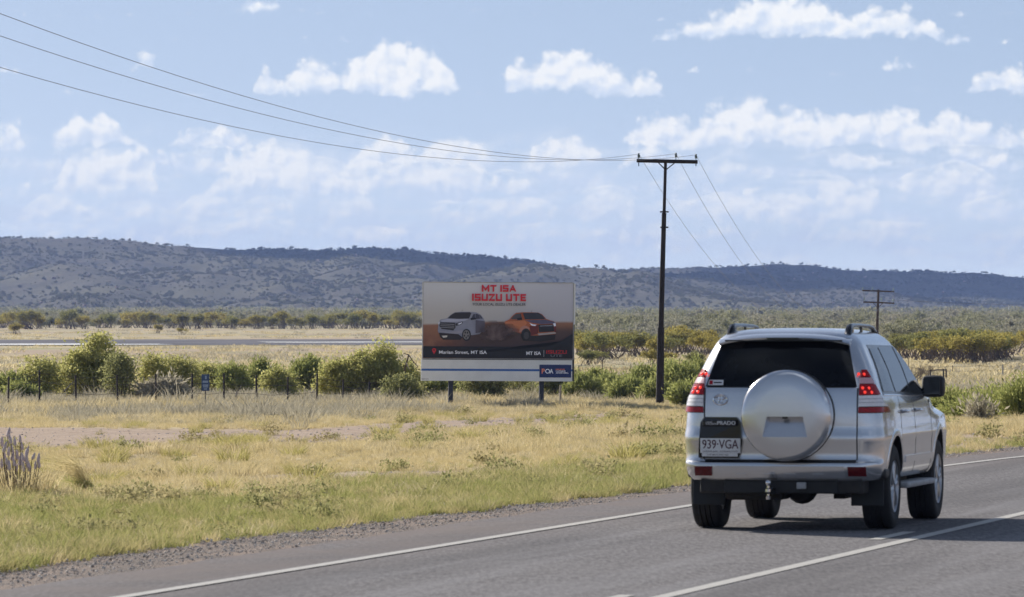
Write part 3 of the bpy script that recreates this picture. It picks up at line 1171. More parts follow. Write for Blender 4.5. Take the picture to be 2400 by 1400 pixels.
    patch('sticker_mark', [(-.678, 1.328), (-.645, 1.328), (-.645, 1.362), (-.675, 1.362)], M['red_lens'], rw, .013, 3, 2, 'x')
    patch('sticker_print', [(-.635, 1.339), (-.560, 1.339), (-.560, 1.350), (-.635, 1.350)], M['black'], rw, .013, 3, 2, 'x')
    # spoiler over the window with high brake lamp
    vs, fs = [], []
    N = 24
    for i in range(N + 1):
        t = -1 + 2 * i / N
        x = t * .605
        dr = 1 - 0.10 * t * t
        drop = .055 * abs(t) ** 3
        prof = [(-.40, 1.806 - drop), (-.60, 1.792 - drop), (-.72 + .05 * t * t, 1.768 - drop), (-.735 + .05 * t * t, 1.757 - drop), (-.725 + .05 * t * t, 1.742 - drop), (-.62, 1.735 - drop), (-.45, 1.75 - drop)]
        vs += [(x, y, z) for y, z in prof]
    K = 7
    for i in range(N):
        for k in range(K):
            k2 = (k + 1) % K
            fs.append((i * K + k, i * K + k2, (i + 1) * K + k2, (i + 1) * K + k))
    fs.append(tuple(range(K))); fs.append(tuple(N * K + k for k in range(K))[::-1])
    mb = MB(); mb.add(vs, fs)
    sp = mb.build('spoiler', M['paint'], root, True)
    MB().box((-.0, -.738, 1.750), (.29, .012, .016)).build('high_brake_lamp', M['gloss_black'], sp)
    MB().box((0, -.66, 1.731), (1.08, .10, .012)).build('spoiler_underside', M['black'], sp)
    # tail lamps: stacked lenses
    for s in (-1, 1):
        q0 = 1.10

        def Q(z):     # outer end of the lamp wraps further round lower down
            return float(np.interp(z, [1.07, 1.16, 1.28, 1.46], [2.085, 2.03, 1.86, 1.60]))

        def qi(z):
            return abs(q_of_x(.728, z))

        def band(name, z0, z1, mat, off, par, qa=None, qb=None):
            qa0, qa1 = (qi(z0), qi(z1)) if qa is None else qa
            qb0, qb1 = (Q(z0), Q(z1)) if qb is None else qb
            g = [(qa0, z0), (qb0, z0), (qb1, z1), (qa1, z1)] if s > 0 else [(-qb0, z0), (-qa0, z0), (-qa1, z1), (-qb1, z1)]
            return patch(name, g, mat, par, off, 8, 3, 'q')
        tl = band('tail_lamp', 1.072, 1.462, M['gloss_black'], .006, root)
        band('lamp_lens', 1.395, 1.460, M['red_lens'], .016, tl)
        band('lamp_lens', 1.336, 1.388, M['pink_lens'], .016, tl)
        band('lamp_lens', 1.236, 1.329, M['red_lens'], .018, tl)
        band('lamp_lens', 1.132, 1.229, M['clear_lens'], .020, tl)
        band('lamp_lens', 1.078, 1.125, M['red_lens'], .018, tl)
        band('lamp_rib', 1.196, 1.201, M['grey_plug'], .022, tl)
        band('lamp_rib', 1.164, 1.169, M['grey_plug'], .022, tl)
        for (qq, zz) in ((1.30, 1.428), (1.45, 1.426), (1.30, 1.302), (1.48, 1.300), (1.32, 1.264), (1.52, 1.262)):
            p = body_pt(s * qq, zz)
            p2 = body_pt(s * (qq + .01), zz)
            t = (p2 - p).normalized()
            nm = t.cross(Vector((0, 0, 1))) * s
            c = p + nm * .021
            MB().lathe([(.001, -.008), (.012, -.006), (.015, 0), (.010, .004), (.001, .006)], 'y', c, 10).build('lamp_led', M['led'], tl, True)
    # spare wheel in painted hard cover, recess under its lip
    sx, sz = .085, 1.055
    mb = MB().lathe([(.36, -.84), (.405, -.87), (.415, -.93), (.415, -1.06), (.408, -1.085), (.390, -1.105), (.360, -1.120), (.25, -1.129), (.12, -1.133), (.004, -1.134)], 'y', (sx, 0, sz), 72)
    sw = mb.build('spare_wheel_cover', M['paint'], None)
    w0, w1, zt, zb = .175, .215, sz - .005, sz - .195
    vs = [(sx - w1, -1.20, zb), (sx + w1, -1.20, zb), (sx + w0, -1.20, zt), (sx - w0, -1.20, zt),
          (sx - w1 + .01, -1.126, zb), (sx + w1 - .01, -1.126, zb), (sx + w0 - .02, -1.055, zt - .012), (sx - w0 + .02, -1.055, zt - .012)]
    ct = MB().add(vs, [(0, 1, 2, 3), (7, 6, 5, 4), (0, 4, 5, 1), (1, 5, 6, 2), (2, 6, 7, 3), (3, 7, 4, 0)]).build('c', M['paint'])
    apply_bool(sw, [ct])
    for p in sw.data.polygons:
        p.use_smooth = True
    sw.data.set_sharp_from_angle(angle=R(30))
    sw.parent = root
    MB().box((sx, -1.115, zt - .012), (.05, .02, .028), bev=.005).build('cover_latch', M['gloss_black'], sw)
    MB().lathe([(.40, -.86), (.417, -.87), (.417, -.905), (.40, -.91)], 'y', (sx, 0, sz), 60).build('cover_seal', M['black'], sw, True)
    # plate carrier, plate, badges
    def rear_y(x, z):
        return body_pt(q_of_x(x, z), z).y
    px_, pz = -.545, .86
    vs = [(-.755, 0, .665), (-.375, 0, .665), (-.345, 0, .80), (-.36, 0, .985), (-.40, 0, 1.035), (-.70, 0, 1.035), (-.735, 0, .985), (-.75, 0, .80)]
    fr = [(x, rear_y(x, z) - .030, z) for x, _, z in vs]; bk = [(x, rear_y(x, z) + .01, z) for x, _, z in vs]
    k = len(vs)
    pl = MB().add(fr + bk, [tuple(range(k)), tuple(range(2 * k - 1, k - 1, -1))] + [(i, k + i, k + (i + 1) % k, (i + 1) % k) for i in range(k)]).build('plate_carrier', M['gloss_black'], root)
    MB().box((-.55, -.925, .980), (.32, .03, .055), bev=.012).build('plate_light_bar', M['gloss_black'], pl)
    plate = MB().box((px_, -.915, .775), (.370, .006, .134), bev=.002).build('number_plate', M['plate_white'], pl)
    MB().box((px_ - .005, -.915, .692), (.330, .006, .030)).build('dealer_strip', M['plate_white'], pl)
    lettering('plate_lettering', '939\u00b7VGA', M['plate_ink'], pl, (px_, -.9195, .788), .335, .082, .012)
    lettering('plate_lettering', 'QUEENSLAND - SUNSHINE STATE', M['plate_ink'], pl, (px_, -.9195, .722), .325, .014, .01)
    lettering('plate_lettering', 'OF MOUNT ISA', M['plate_ink'], pl, (px_ - .02, -.9195, .692), .20, .012, .01)
    lettering('badge_lettering', 'PRADO', M['white_print'], pl, (-.485, -.9415, .982), .17, .034, .02)
    lettering('badge_lettering', 'LAND', M['white_print'], pl, (-.645, -.9415, .989), .06, .013, .01)
    lettering('badge_lettering', 'CRUISER', M['white_print'], pl, (-.625, -.9415, .973), .10, .013, .01)
    # maker's oval badge: three overlapping ovals
    def oval(cx, cz, a, b, rad=.006):
        pts = []
        for i in range(33):
            an = 2 * math.pi * i / 32
            x, z = cx + a * math.cos(an), cz + b * math.sin(an)
            pts.append((x, rear_y(x, z) - .012, z))
        return MB().tube(pts, rad, 6, False)
    em = oval(-.555, 1.195, .064, .046, .0075).build('maker_badge', M['chrome'], root, True)
    oval(-.555, 1.214, .042, .017, .005).build('badge_oval', M['chrome'], em, True)
    oval(-.555, 1.198, .016, .042, .005).build('badge_oval', M['chrome'], em, True)
    # side windows, pillars, chrome strip, door gaps, handles, sills: both sides
    for s in (-1, 1):
        def sp_(name, g, mat, off, nu=6, nv=6, par=root):
            if s < 0:
                g = [g[1], g[0], g[3], g[2]]
            return patch(name, g, mat, par, off, nu, nv, 'y', side=s)
        sp_('window_surround', [(-.42, 1.235), (2.05, 1.205), (1.42, 1.675), (-.20, 1.690)], M['gloss_black'], .003, 20, 8)
        sp_('side_window', [(-.36, 1.262), (.20, 1.256), (.24, 1.655), (-.18, 1.655)], M['glass'], .007)
        sp_('side_window', [(.30, 1.256), (1.13, 1.240), (1.13, 1.664), (.34, 1.660)], M['glass'], .007)
        sp_('side_window', [(1.22, 1.240), (1.95, 1.225), (1.42, 1.640), (1.22, 1.660)], M['glass'], .007)
        sp_('chrome_strip', [(-.40, 1.226), (2.05, 1.196), (2.05, 1.208), (-.40, 1.238)], M['chrome'], .010, 20, 1)
        for y0 in (.33, 1.18):
            sp_('door_gap', [(y0, .50), (y0 + .009, .50), (y0 + .009, 1.23), (y0, 1.23)], M['black'], .0015, 1, 14)
        sp_('door_gap', [(2.22, .50), (2.229, .50), (2.229, 1.16), (2.22, 1.16)], M['black'], .0015, 1, 14)
        sp_('door_moulding', [(.52, .60), (2.25, .60), (2.25, .66), (.52, .66)], M['paint'], .016, 16, 3)
        sp_('fuel_flap' if s < 0 else 'quarter_gap', [(-.30, 1.0), (-.12, 1.0), (-.12, 1.16), (-.30, 1.16)], M['paint'], .003, 3, 3)
        for yh in (.52, 1.36):
            p = body_pt(q_of_y(yh, 1.07, s), 1.07)
            MB().tube([(p.x, yh - .10, 1.075), (p.x + s * .035, yh - .07, 1.075), (p.x + s * .038, yh + .07, 1.07), (p.x, yh + .10, 1.07)], .014, 8).build('door_handle', M['paint'], root, True)
        # wheel arch lips
        for yc, rr in ((0, .445), (2.79, .455)):
            vs, fs = [], []
            nn = 22
            for i in range(nn + 1):
                an = R(4) + R(172) * i / nn
                for rad, ox in ((rr - .004, .003), (rr + .008, .009), (rr + .040, .007), (rr + .062, .000)):
                    y = yc + rad * math.cos(an); z = .415 + rad * math.sin(an)
                    z = max(z, .47)
                    px2 = body_pt(q_of_y(y, z, s), z).x
                    vs.append((px2 + s * ox, y, z))
            for i in range(nn):
                for k in range(3):
                    a = i * 4 + k
                    fs.append((a, a + 1, a + 5, a + 4))
            MB().add(vs, fs).build('wheel_arch_lip', M['paint'], root, True)
        # running board
        MB().box((s * .875, 1.38, .385), (.19, 1.75, .055), bev=.02).build('running_board', M['grey_plug'], root)
        # mirror
        mr = MB().box((s * .985, 2.02, 1.285), (.218, .13, .208), bev=.045).build('door_mirror', M['black'], root, True)
        MB().box((s * .978, 1.956, 1.285), (.165, .008, .155), bev=.003).build('mirror_glass', M['glass'], mr)
        MB().box((s * .865, 2.03, 1.215), (.09, .07, .05), bev=.015).build('mirror_arm', M['black'], mr)
        # roof rail
        xr = .545
        pts = [(s * (xr + .012), -.42, 1.765), (s * xr, -.36, 1.815), (s * xr, -.30, 1.850), (s * xr, -.16, 1.868), (s * xr, .3, 1.868), (s * xr, .85, 1.858), (s * xr, 1.02, 1.842), (s * (xr + .01), 1.12, 1.80), (s * (xr + .02), 1.16, 1.75)]
        MB().tube(pts, [.022, .036, .032, .020, .017, .017, .022, .026, .016], 8).box((s * xr, -.20, 1.83), (.03, .16, .07), bev=.01).box((s * xr, .40, 1.835), (.02, .05, .06)).build('roof_rail', M['gloss_black'], root, True)
        # mud flap
        MB().box((s * .735, -.44, .385), (.30, .018, .33), Matrix.Rotation(R(-6), 3, 'X'), .006).build('mud_flap', M['black'], root)
        MB().box((s * .74, -.40, .52), (.36, .30, .10), bev=.03).build('arch_liner', M['black'], root)
        for yc in (0, 2.79):
            build_wheel(root, s, yc)
    # windscreen
    patch('windscreen', [(-4.85, 1.24), (-4.05, 1.24), (-4.05, 1.66), (-4.85, 1.66)], M['glass'], root, .004, 6, 6, 'q')
    patch('windscreen', [(4.05, 1.24), (4.99, 1.24), (4.99, 1.66), (4.05, 1.66)], M['glass'], root, .004, 6, 6, 'q')
    return root


def build_wheel(root, s, yc):
    r = .388
    xo = .792
    w = empty('wheel', (s * xo, yc, r)); w.parent = root
    k = s
    prof = [(.225, -.10), (.25, -.125), (.32, -.134), (.365, -.128), (.384, -.110), (r, -.085), (r, -.052), (r - .010, -.049), (r - .010, -.042), (r, -.039), (r, -.004), (r - .010, -.003), (r - .010, .003), (r, .004), (r, .039), (r - .010, .042), (r - .010, .049), (r, .052), (r, .085), (.384, .110), (.365, .128), (.32, .134), (.25, .125), (.225, .10)]
    MB().lathe(prof, 'x', (0, 0, 0), 48).build('tyre', M['rubber'], w, True)
    mb = MB().lathe([(.228, -.10), (.222, -.02), (.205, .03), (.215, .09), (.232, .118), (.238, .125), (.236, .128), (.222, .112), (.20, .02), (.19, -.10)] if k > 0 else
                    [(.228, .10), (.222, .02), (.205, -.03), (.215, -.09), (.232, -.118), (.238, -.125), (.236, -.128), (.222, -.112), (.20, -.02), (.19, .10)], 'x', (0, 0, 0), 40)
    for i in range(6):
        a = 2 * math.pi * i / 6 + .3
        for da in (-.10, .10):
            mb.tube([(k * .098, .05 * math.cos(a), .05 * math.sin(a)), (k * .104, .14 * math.cos(a + da), .14 * math.sin(a + da)), (k * .105, .222 * math.cos(a + da * 1.3), .222 * math.sin(a + da * 1.3))], [.030, .022, .020], 6)
    mb.lathe([(.005, k * .118), (.045, k * .115), (.06, k * .10), (.06, k * .05)], 'x', (0, 0, 0), 20)
    mb.build('rim', M['alloy'], w, True)
    MB().lathe([(.19, k * .0), (.185, k * .01), (.01, k * .012)], 'x', (0, 0, 0), 28).build('brake_disc', M['under'], w)


build_car()

# ------------------------------------------------------------------ plants
M['leaf_yellow'] = leafmat('wattle_leaf', (0.30, 0.31, 0.095), (0.62, 0.58, 0.24), trans=0.56)
M['leaf_olive'] = leafmat('olive_leaf', (0.19, 0.20, 0.08), (0.42, 0.41, 0.18), trans=0.52)
M['leaf_green'] = leafmat('feathery_green_leaf', (0.22, 0.25, 0.075), (0.44, 0.445, 0.165), trans=0.45)
M['leaf_scrub'] = leafmat('mulga_leaf', (0.26, 0.225, 0.055), (0.46, 0.38, 0.11), (0.26, 0.26, 0.095), trans=0.54)
M['leaf_far'] = leafmat('far_scrub_leaf', (0.21, 0.215, 0.125), (0.33, 0.325, 0.20), (0.36, 0.34, 0.26), trans=0.5)
M['leaf_hill'] = leafmat('hill_scrub_leaf', (0.115, 0.12, 0.065), (0.185, 0.185, 0.10), (0.19, 0.175, 0.12), trans=0.5)
M['leaf_grey'] = leafmat('saltbush_leaf', (0.34, 0.31, 0.23), (0.54, 0.49, 0.37), trans=0.4)
M['twig'] = pmat('grey_brown_twig', (0.115, 0.085, 0.065), (0.19, 0.15, 0.12), 8, 0.9)
M['dead_wood'] = pmat('bleached_dead_wood', (0.42, 0.38, 0.33), (0.28, 0.24, 0.20), 10, 0.9)
M['straw'] = leafmat('dry_grass_blade', (0.50, 0.40, 0.20), (0.78, 0.67, 0.41), (0.62, 0.52, 0.28), trans=0.48)
M['straw_pale'] = leafmat('bleached_grass_blade', (0.55, 0.46, 0.28), (0.80, 0.70, 0.47), (0.48, 0.42, 0.27), trans=0.46)
M['grass_green'] = leafmat('green_grass_blade', (0.24, 0.265, 0.075), (0.44, 0.43, 0.17), (0.54, 0.47, 0.23), trans=0.46)


def rand_dirs(rng, n):
    v = rng.normal(size=(n, 3))
    return v / np.linalg.norm(v, axis=1)[:, None]


def leaf_quads(pos, ax, wd):
    """rhombic leaves: pos (N,3) base, ax (N,3) long axis with length, wd (N,3) half width"""
    n = len(pos)
    v = np.empty((n, 4, 3))
    v[:, 0] = pos
    v[:, 1] = pos + ax * 0.45 + wd
    v[:, 2] = pos + ax
    v[:, 3] = pos + ax * 0.45 - wd
    return v.reshape(-1, 3), np.arange(n * 4).reshape(n, 4)


def crown_mesh(lobes, n, size, seed, clump=0.16, nclump=60, droop=-0.5, aspect=0.22, shell=0.6):
    """leaves gathered in clumps spread through ellipsoid lobes (cx,cy,cz,rx,ry,rz)"""
    rng = np.random.default_rng(seed)
    vol = np.array([l[3] * l[4] * l[5] for l in lobes]) ** 0.7
    pick = rng.choice(len(lobes), nclump, p=vol / vol.sum())
    L = np.array(lobes)[pick]
    rad = (shell + (1 - shell) * rng.random(nclump) ** 0.6)[:, None]
    cc = L[:, :3] + rand_dirs(rng, nclump) * rad * L[:, 3:]
    cc[:, 2] = np.maximum(cc[:, 2], 0.05)
    w = rng.random(nclump) ** 1.5 + 0.25
    ci = rng.choice(nclump, n, p=w / w.sum())
    sg = clump * (0.6 + 0.8 * rng.random(nclump))[ci][:, None]
    pos = cc[ci] + rng.normal(size=(n, 3)) * sg * np.array([1, 1, 0.75])
    pos[:, 2] = np.maximum(pos[:, 2], 0.02)
    d = rand_dirs(rng, n)
    d[:, 2] += droop
    d /= np.linalg.norm(d, axis=1)[:, None]
    ln = size * (0.6 + 0.8 * rng.random(n))[:, None]
    side = np.cross(d, rand_dirs(rng, n))
    side /= np.linalg.norm(side, axis=1)[:, None] + 1e-9
    v, f = leaf_quads(pos, d * ln, side * ln * aspect)
    return np_mesh(v, f), cc


def feather_mesh(h, r, n, seed, lean=(0, 0), size=0.22, stems=40):
    """sprays of fine upright foliage along many slender branches"""
    rng = np.random.default_rng(seed)
    a = rng.random(stems) * 6.283
    out = rng.random(stems) ** 0.7
    base = np.stack([np.cos(a) * r * 0.25 * out, np.sin(a) * r * 0.25 * out, np.zeros(stems)], -1)
    tip = np.stack([np.cos(a) * r * out + lean[0], np.sin(a) * r * out + lean[1], h * (1.0 - 0.45 * out ** 2) * (0.65 + 0.4 * rng.random(stems))], -1)
    si = rng.integers(0, stems, n)
    t = (0.15 + 0.85 * rng.random(n) ** 0.8)[:, None]
    pos = base[si] * (1 - t) + tip[si] * t + rng.normal(size=(n, 3)) * 0.09 * (0.5 + t)
    pos[:, 2] = np.maximum(pos[:, 2], 0.02)
    d = (tip - base)[si]
    d = d / np.linalg.norm(d, axis=1)[:, None] + rand_dirs(rng, n) * 0.7
    d /= np.linalg.norm(d, axis=1)[:, None]
    ln = size * (0.5 + 0.9 * rng.random(n))[:, None]
    side = np.cross(d, rand_dirs(rng, n))
    side /= np.linalg.norm(side, axis=1)[:, None] + 1e-9
    v, f = leaf_quads(pos, d * ln, side * ln * 0.16)
    return np_mesh(v, f), (base, tip)


def stems_mesh(targets, seed, r0=0.035, spread=0.25, n=5):
    rng = np.random.default_rng(seed)
    mb = MB()
    for t in targets:
        b = np.array([rng.normal() * spread * 0.5 + t[0] * 0.12, rng.normal() * spread * 0.5 + t[1] * 0.12, -0.08])
        m1 = b * 0.55 + np.array(t) * 0.45 + rng.normal(size=3) * 0.06 * np.array([1, 1, 0.4])
        k = r0 * (0.6 + 0.6 * rng.random())
        mb.tube([b, m1, t], [k, k * 0.65, k * 0.2], n, False)
    return mb


def bush(name, label, cat, px, Y, lobes, n, size, leaf, seed, group=None, stems=14, kind='clump', clump=0.19, nclump=70, r0=0.035, dz=0.0, droop=-0.5):
    """lobes in metres relative to the foot"""
    p = on_ground(px, Y)
    root = empty(name, (p.x, p.y, p.z + dz))
    tag(root, label, cat, group)
    me, cc = crown_mesh(lobes, int(n * .78), size * 1.25, seed, clump, int(nclump * 1.0), droop)
    link('foliage', me, M[leaf], root)
    rng = np.random.default_rng(seed + 1)
    tg = cc[rng.choice(len(cc), min(stems, len(cc)), replace=False)]
    stems_mesh(tg, seed + 2, r0).build('stems', M['twig'], root)
    return root


def fbush(name, label, cat, px, Y, h, r, n, leaf, seed, group=None, lean=(0, 0), size=0.17, stems=46, dz=0.0):
    n = int(n * 1.4)
    p = on_ground(px, Y)
    root = empty(name, (p.x, p.y, p.z + dz))
    tag(root, label, cat, group)
    me, (b, t) = feather_mesh(h, r, n, seed, lean, size, stems)
    link('foliage', me, M[leaf], root)
    mb = MB()
    for a, c in list(zip(b, t))[:22]:
        mb.tube([a - np.array([0, 0, .06]), a * .5 + c * .5 + np.array([0, 0, .04]), c], [.014, .010, .004], 4, False)
    mb.build('stems', M['twig'], root)
    return root


def px2m(px, Y):
    return px * Y / F


# bushes along the fence, left to right
bush('wattle_bush', 'rounded yellow-green bush left of the tall wattle', 'bush', 96, 262, [(0, 0, .95, .75, .7, .85), (-.25, .1, 1.3, .5, .5, .5), (.35, 0, .7, .5, .5, .6)], 7000, .10, 'leaf_yellow', 11)
bush('dark_shrub', 'dark olive shrub close beside the rounded bush at left', 'bush', 128, 272, [(0, 0, .8, .6, .6, .8)], 3500, .10, 'leaf_olive', 12)
bush('tall_wattle', 'tallest yellow-green wattle standing behind the fence at left', 'bush', 222, 266,
     [(0, 0, 1.3, 1.15, 1.0, 1.1), (-.9, 0, 1.0, .75, .7, .9), (.25, 0, 2.2, .7, .6, .7), (.15, 0, 2.75, .38, .35, .38), (.9, 0, 1.1, .7, .7, .9), (-.35, .1, 1.9, .6, .5, .6)], 21000, .11, 'leaf_yellow', 13, nclump=190, stems=22, r0=.045)
bush('wattle_foliage_clump', 'dark shaded shrub on the right flank of the tall wattle', 'bush', 282, 262, [(0, 0, .95, .62, .6, .95), (-.1, 0, 1.6, .4, .4, .5)], 5500, .10, 'leaf_olive', 14)
bush('wattle_bush', 'spreading yellow-green bush between the tall wattle and the blue sign', 'bush', 395, 276, [(-.55, 0, 1.05, .6, .6, .7), (.15, 0, 1.0, .75, .6, .75), (.9, 0, .85, .75, .6, .7), (-.6, 0, 1.55, .35, .3, .35)], 11000, .10, 'leaf_yellow', 15, nclump=120)
bush('wattle_bush', 'low yellow-green bush just behind the blue sign', 'bush', 488, 278, [(0, 0, .75, .65, .6, .7), (.3, 0, 1.0, .45, .4, .4)], 5500, .10, 'leaf_yellow', 16)
fbush('feathery_shrub', 'dark green feathery shrub at the left edge by the fence', 'shrub', 22, 262, 1.05, 1.15, 8000, 'leaf_green', 17)
fbush('feathery_shrub', 'low green feathery shrub in front of the rounded bush at far left', 'shrub', 50, 256, .75, .8, 4000, 'leaf_green', 18)
fbush('twiggy_shrub', 'grey leafless twiggy shrub behind the fence under the yellow bush', 'shrub', 385, 262, .95, 1.1, 2600, 'leaf_grey', 19, size=.26, stems=70)
fbush('feathery_shrub', 'green feathery shrub right of the blue sign', 'shrub', 545, 272, 1.45, .9, 8500, 'leaf_green', 20)
fbush('feathery_shrub', 'loose green shrub between blue sign and small yellow bush', 'shrub', 612, 280, 1.5, .95, 8000, 'leaf_green', 21)
bush('wattle_bush', 'small round yellow-green bush behind the middle fence posts', 'bush', 648, 262, [(0, 0, .7, .72, .6, .62), (-.05, 0, 1.05, .4, .4, .38), (.5, 0, .45, .4, .4, .4)], 7000, .10, 'leaf_yellow', 22)
fbush('feathery_shrub', 'tall pale feathery shrub left of the large bush', 'shrub', 712, 276, 1.75, 1.0, 9000, 'leaf_green', 23, lean=(.2, 0))
fbush('feathery_shrub', 'small green feathery shrub tucked behind the fence left of the large bush', 'shrub', 752, 280, 1.3, .7, 4500, 'leaf_green', 24)
bush('large_wattle', 'large spreading yellow-green bush next to the billboard', 'bush', 872, 266,
     [(-1.55, 0, .95, .7, .7, .75), (-.9, 0, 1.0, .85, .8, .9), (-.2, 0, 1.15, .95, .8, 1.0), (.55, 0, 1.1, .95, .8, 1.0), (.45, 0, 1.9, .48, .45, .5), (1.25, 0, .9, .75, .7, .8), (-1.6, 0, 1.35, .4, .4, .35), (1.75, 0, .55, .45, .45, .5)], 26000, .11, 'leaf_yellow', 25, nclump=240, stems=26, r0=.045)
bush('olive_shrub', 'dark olive shrub hanging below the right side of the large bush', 'bush', 942, 259, [(0, 0, .6, .7, .5, .6)], 5500, .10, 'leaf_olive', 26)
# below the billboard
fbush('feathery_shrub', 'light green low shrub left of the left billboard leg', 'shrub', 1010, 268, .95, .9, 6500, 'leaf_green', 27)
fbush('feathery_shrub', 'light green low shrub right behind the left billboard leg', 'shrub', 1072, 274, .9, .9, 6500, 'leaf_green', 28)
bush('olive_shrub', 'dark olive shrub under the middle of the billboard', 'bush', 1140, 262, [(0, 0, .75, .85, .7, .85)], 8000, .11, 'leaf_olive', 29)
bush('wattle_bush', 'small yellow-green bush under the billboard between two olive shrubs', 'bush', 1212, 276, [(0, 0, .7, .62, .5, .7)], 5000, .10, 'leaf_yellow', 30)
bush('olive_shrub', 'olive shrub beside the right billboard leg', 'bush', 1290, 264, [(-.3, 0, .7, .7, .6, .8), (.45, 0, .65, .6, .5, .7)], 9000, .11, 'leaf_olive', 31)
# right of the billboard, round the power pole
for i, (px, Y, h, r, lb) in enumerate([
        (1368, 262, 1.0, .8, 'low green shrub right of the billboard edge'),
        (1425, 268, .95, .95, 'green shrub halfway between billboard and power pole'),
        (1395, 282, 1.0, .9, 'green shrub in the second row right of the billboard'),
        (1476, 258, .9, .85, 'bright green shrub in front of the row left of the power pole'),
        (1505, 272, 1.35, .95, 'taller green shrub just left of the power pole'),
        (1562, 285, 1.3, .9, 'green shrub directly behind the power pole'),
        (1588, 262, 1.75, 1.15, 'tall green shrub right of the power pole beside the car'),
        (1640, 268, 1.6, 1.1, 'tall green shrub half hidden by the left side of the car'),
        (1545, 256, .8, .8, 'short green shrub at the foot of the power pole'),
        (1620, 246, .9, .9, 'short green shrub by the left tail lamp of the car')]):
    fbush('feathery_shrub', lb, 'shrub', px, Y, h, r, 9000, 'leaf_green', 40 + i)
bush('yellow_shrub', 'rounded yellow-green shrub behind the tall shrubs right of the pole', 'bush', 1580, 330, [(0, 0, .55, .75, .6, .6)], 3500, .12, 'leaf_yellow', 55)
# right of the car
for i, (px, Y, h, r, lb) in enumerate([
        (2225, 140, .55, .6, 'low green shrub right of the car bonnet'),
        (2280, 132, .5, .7, 'low green shrub on top of the gravel bank'),
        (2340, 128, .6, .75, 'green shrub behind the gravel bank at right'),
        (2408, 126, .85, .6, 'tall green bush cut by the right picture edge'),
        (2385, 142, .7, .7, 'green shrub behind the bush at the right edge'),
        (2300, 152, .6, .8, 'pale green shrub in the second row right of the car'),
        (2240, 165, .55, .8, 'green shrub below the door mirror of the car'),
        (2475, 135, .7, .7, 'green shrub beyond the bush at the right edge'),
        (2345, 172, .65, .9, 'low green shrub far behind the gravel bank')]):
    fbush('feathery_shrub', lb, 'shrub', px, Y, h, r, 7000, 'leaf_green', 60 + i, size=.085, stems=70)
fbush('twiggy_shrub', 'pale dry twiggy shrub on the bank right of the car', 'shrub', 2290, 122, .42, .22, 500, 'leaf_grey', 75, size=.12, stems=30)


def bare_shrub(px, Y, h, label, seed):
    p = on_ground(px, Y)
    rng = np.random.default_rng(seed)
    mb = MB()

    def grow(b, d, L, r, k):
        e = b + d * L
        mb.tube([b, (b + e) / 2 + rng.normal(size=3) * L * .05, e], [r, r * .8, r * .6], 4, False)
        if k:
            for _ in range(3):
                nd = d + rng.normal(size=3) * .55
                nd[2] = abs(nd[2]) * .8 + .15
                grow(e - d * L * rng.random() * .4, nd / np.linalg.norm(nd), L * .68, r * .6, k - 1)
    for _ in range(7):
        d = rng.normal(size=3) * .5; d[2] = 1
        grow(np.array([rng.normal() * .08, rng.normal() * .08, -.05]), d / np.linalg.norm(d), h * .38, .022, 3)
    o = mb.build('bare_shrub', M['twig'], None, loc=p)
    tag(o, label, 'shrub')


bare_shrub(2142, 300, 1.9, 'leafless grey shrub seen past the windscreen pillar of the car', 81)
bare_shrub(2168, 330, 1.4, 'smaller leafless shrub behind the door mirror', 82)


# scrub trees of the middle distance: shared variants, many small stems under a flat crown
def scrub_variant(seed, w, h):
    rng = np.random.default_rng(seed)
    lobes = []
    for k in range(6):
        lobes.append((rng.uniform(-.75, .75) * w, rng.uniform(-.6, .6) * w, h * rng.uniform(.66, .86), w * rng.uniform(.3, .5), w * rng.uniform(.3, .5), h * rng.uniform(.14, .24)))
    me, cc = crown_mesh(lobes, 2600, .17, seed, .16, 70, 0.3)
    tg = [c for c in cc[rng.choice(len(cc), 16, replace=False)]]
    st = stems_mesh(tg, seed + 5, .05, .6 * w, 4)
    stm = mesh(st.v, st.f)
    return me, stm


SCRUB = [scrub_variant(200 + i, (1.5, 1.9, 1.3, 2.2)[i], (1.9, 1.8, 2.1, 2.0)[i]) for i in range(4)]
for me, st in SCRUB:
    me.materials.append(M['leaf_scrub']); st.materials.append(M['twig'])


def scrub(px, Y, s, v, label, group, cat='shrub', name='scrub_tree', mat=None):
    p = on_ground(px, Y)
    root = empty(name, p, random.Random(int(px * 7 + Y)).uniform(0, 6.28))
    root.scale = (s, s, s)
    tag(root, label, cat, group)
    link('crown', SCRUB[v][0], None, root)
    link('stems', SCRUB[v][1], None, root)
    return root


rs = random.Random(5)
# belt right of the billboard, in front of and behind the pole
for i in range(26):
    px = 1355 + i * 13 + rs.uniform(-8, 8)
    scrub(px, rs.uniform(500, 600), rs.uniform(.75, 1.15), rs.randrange(4), 'orange-green scrub tree in the belt between billboard and car', 'scrub belt beyond the power pole')
for i in range(5):
    scrub((1376, 1404, 1530, 1552, 1628)[i], (455, 470, 440, 462, 430)[i], (.55, .5, .6, .45, .6)[i], i % 4,
          ('stand-alone scrub tree just right of the billboard edge', 'second stand-alone scrub tree right of the billboard', 'small yellow scrub tree left of the power pole shaft', 'small scrub tree at the power pole shaft', 'stand-alone scrub tree next to the car roof at left')[i], None)
for i in range(34):
    t = rs.random()
    px = 2112 + 245 * t
    dome = 1 - abs(t - .55) * .9
    scrub(px, rs.uniform(470, 545), .62 + .52 * dome * rs.uniform(.8, 1.1), rs.randrange(4), 'scrub tree in the domed orange-green thicket right of the car roof', 'thicket right of the car')
for i, (px, Y, s, lb) in enumerate([(2355, 600, .9, 'scrub tree with thin trunk right of the thicket'), (2392, 560, 1.1, 'scrub tree at the right picture edge beyond the fence'), (2100, 590, .8, 'scrub tree left of the thicket beside the car roof'), (2420, 640, 1.0, 'scrub tree beyond the right picture edge')]):
    scrub(px, Y, s, i % 4, lb, None)
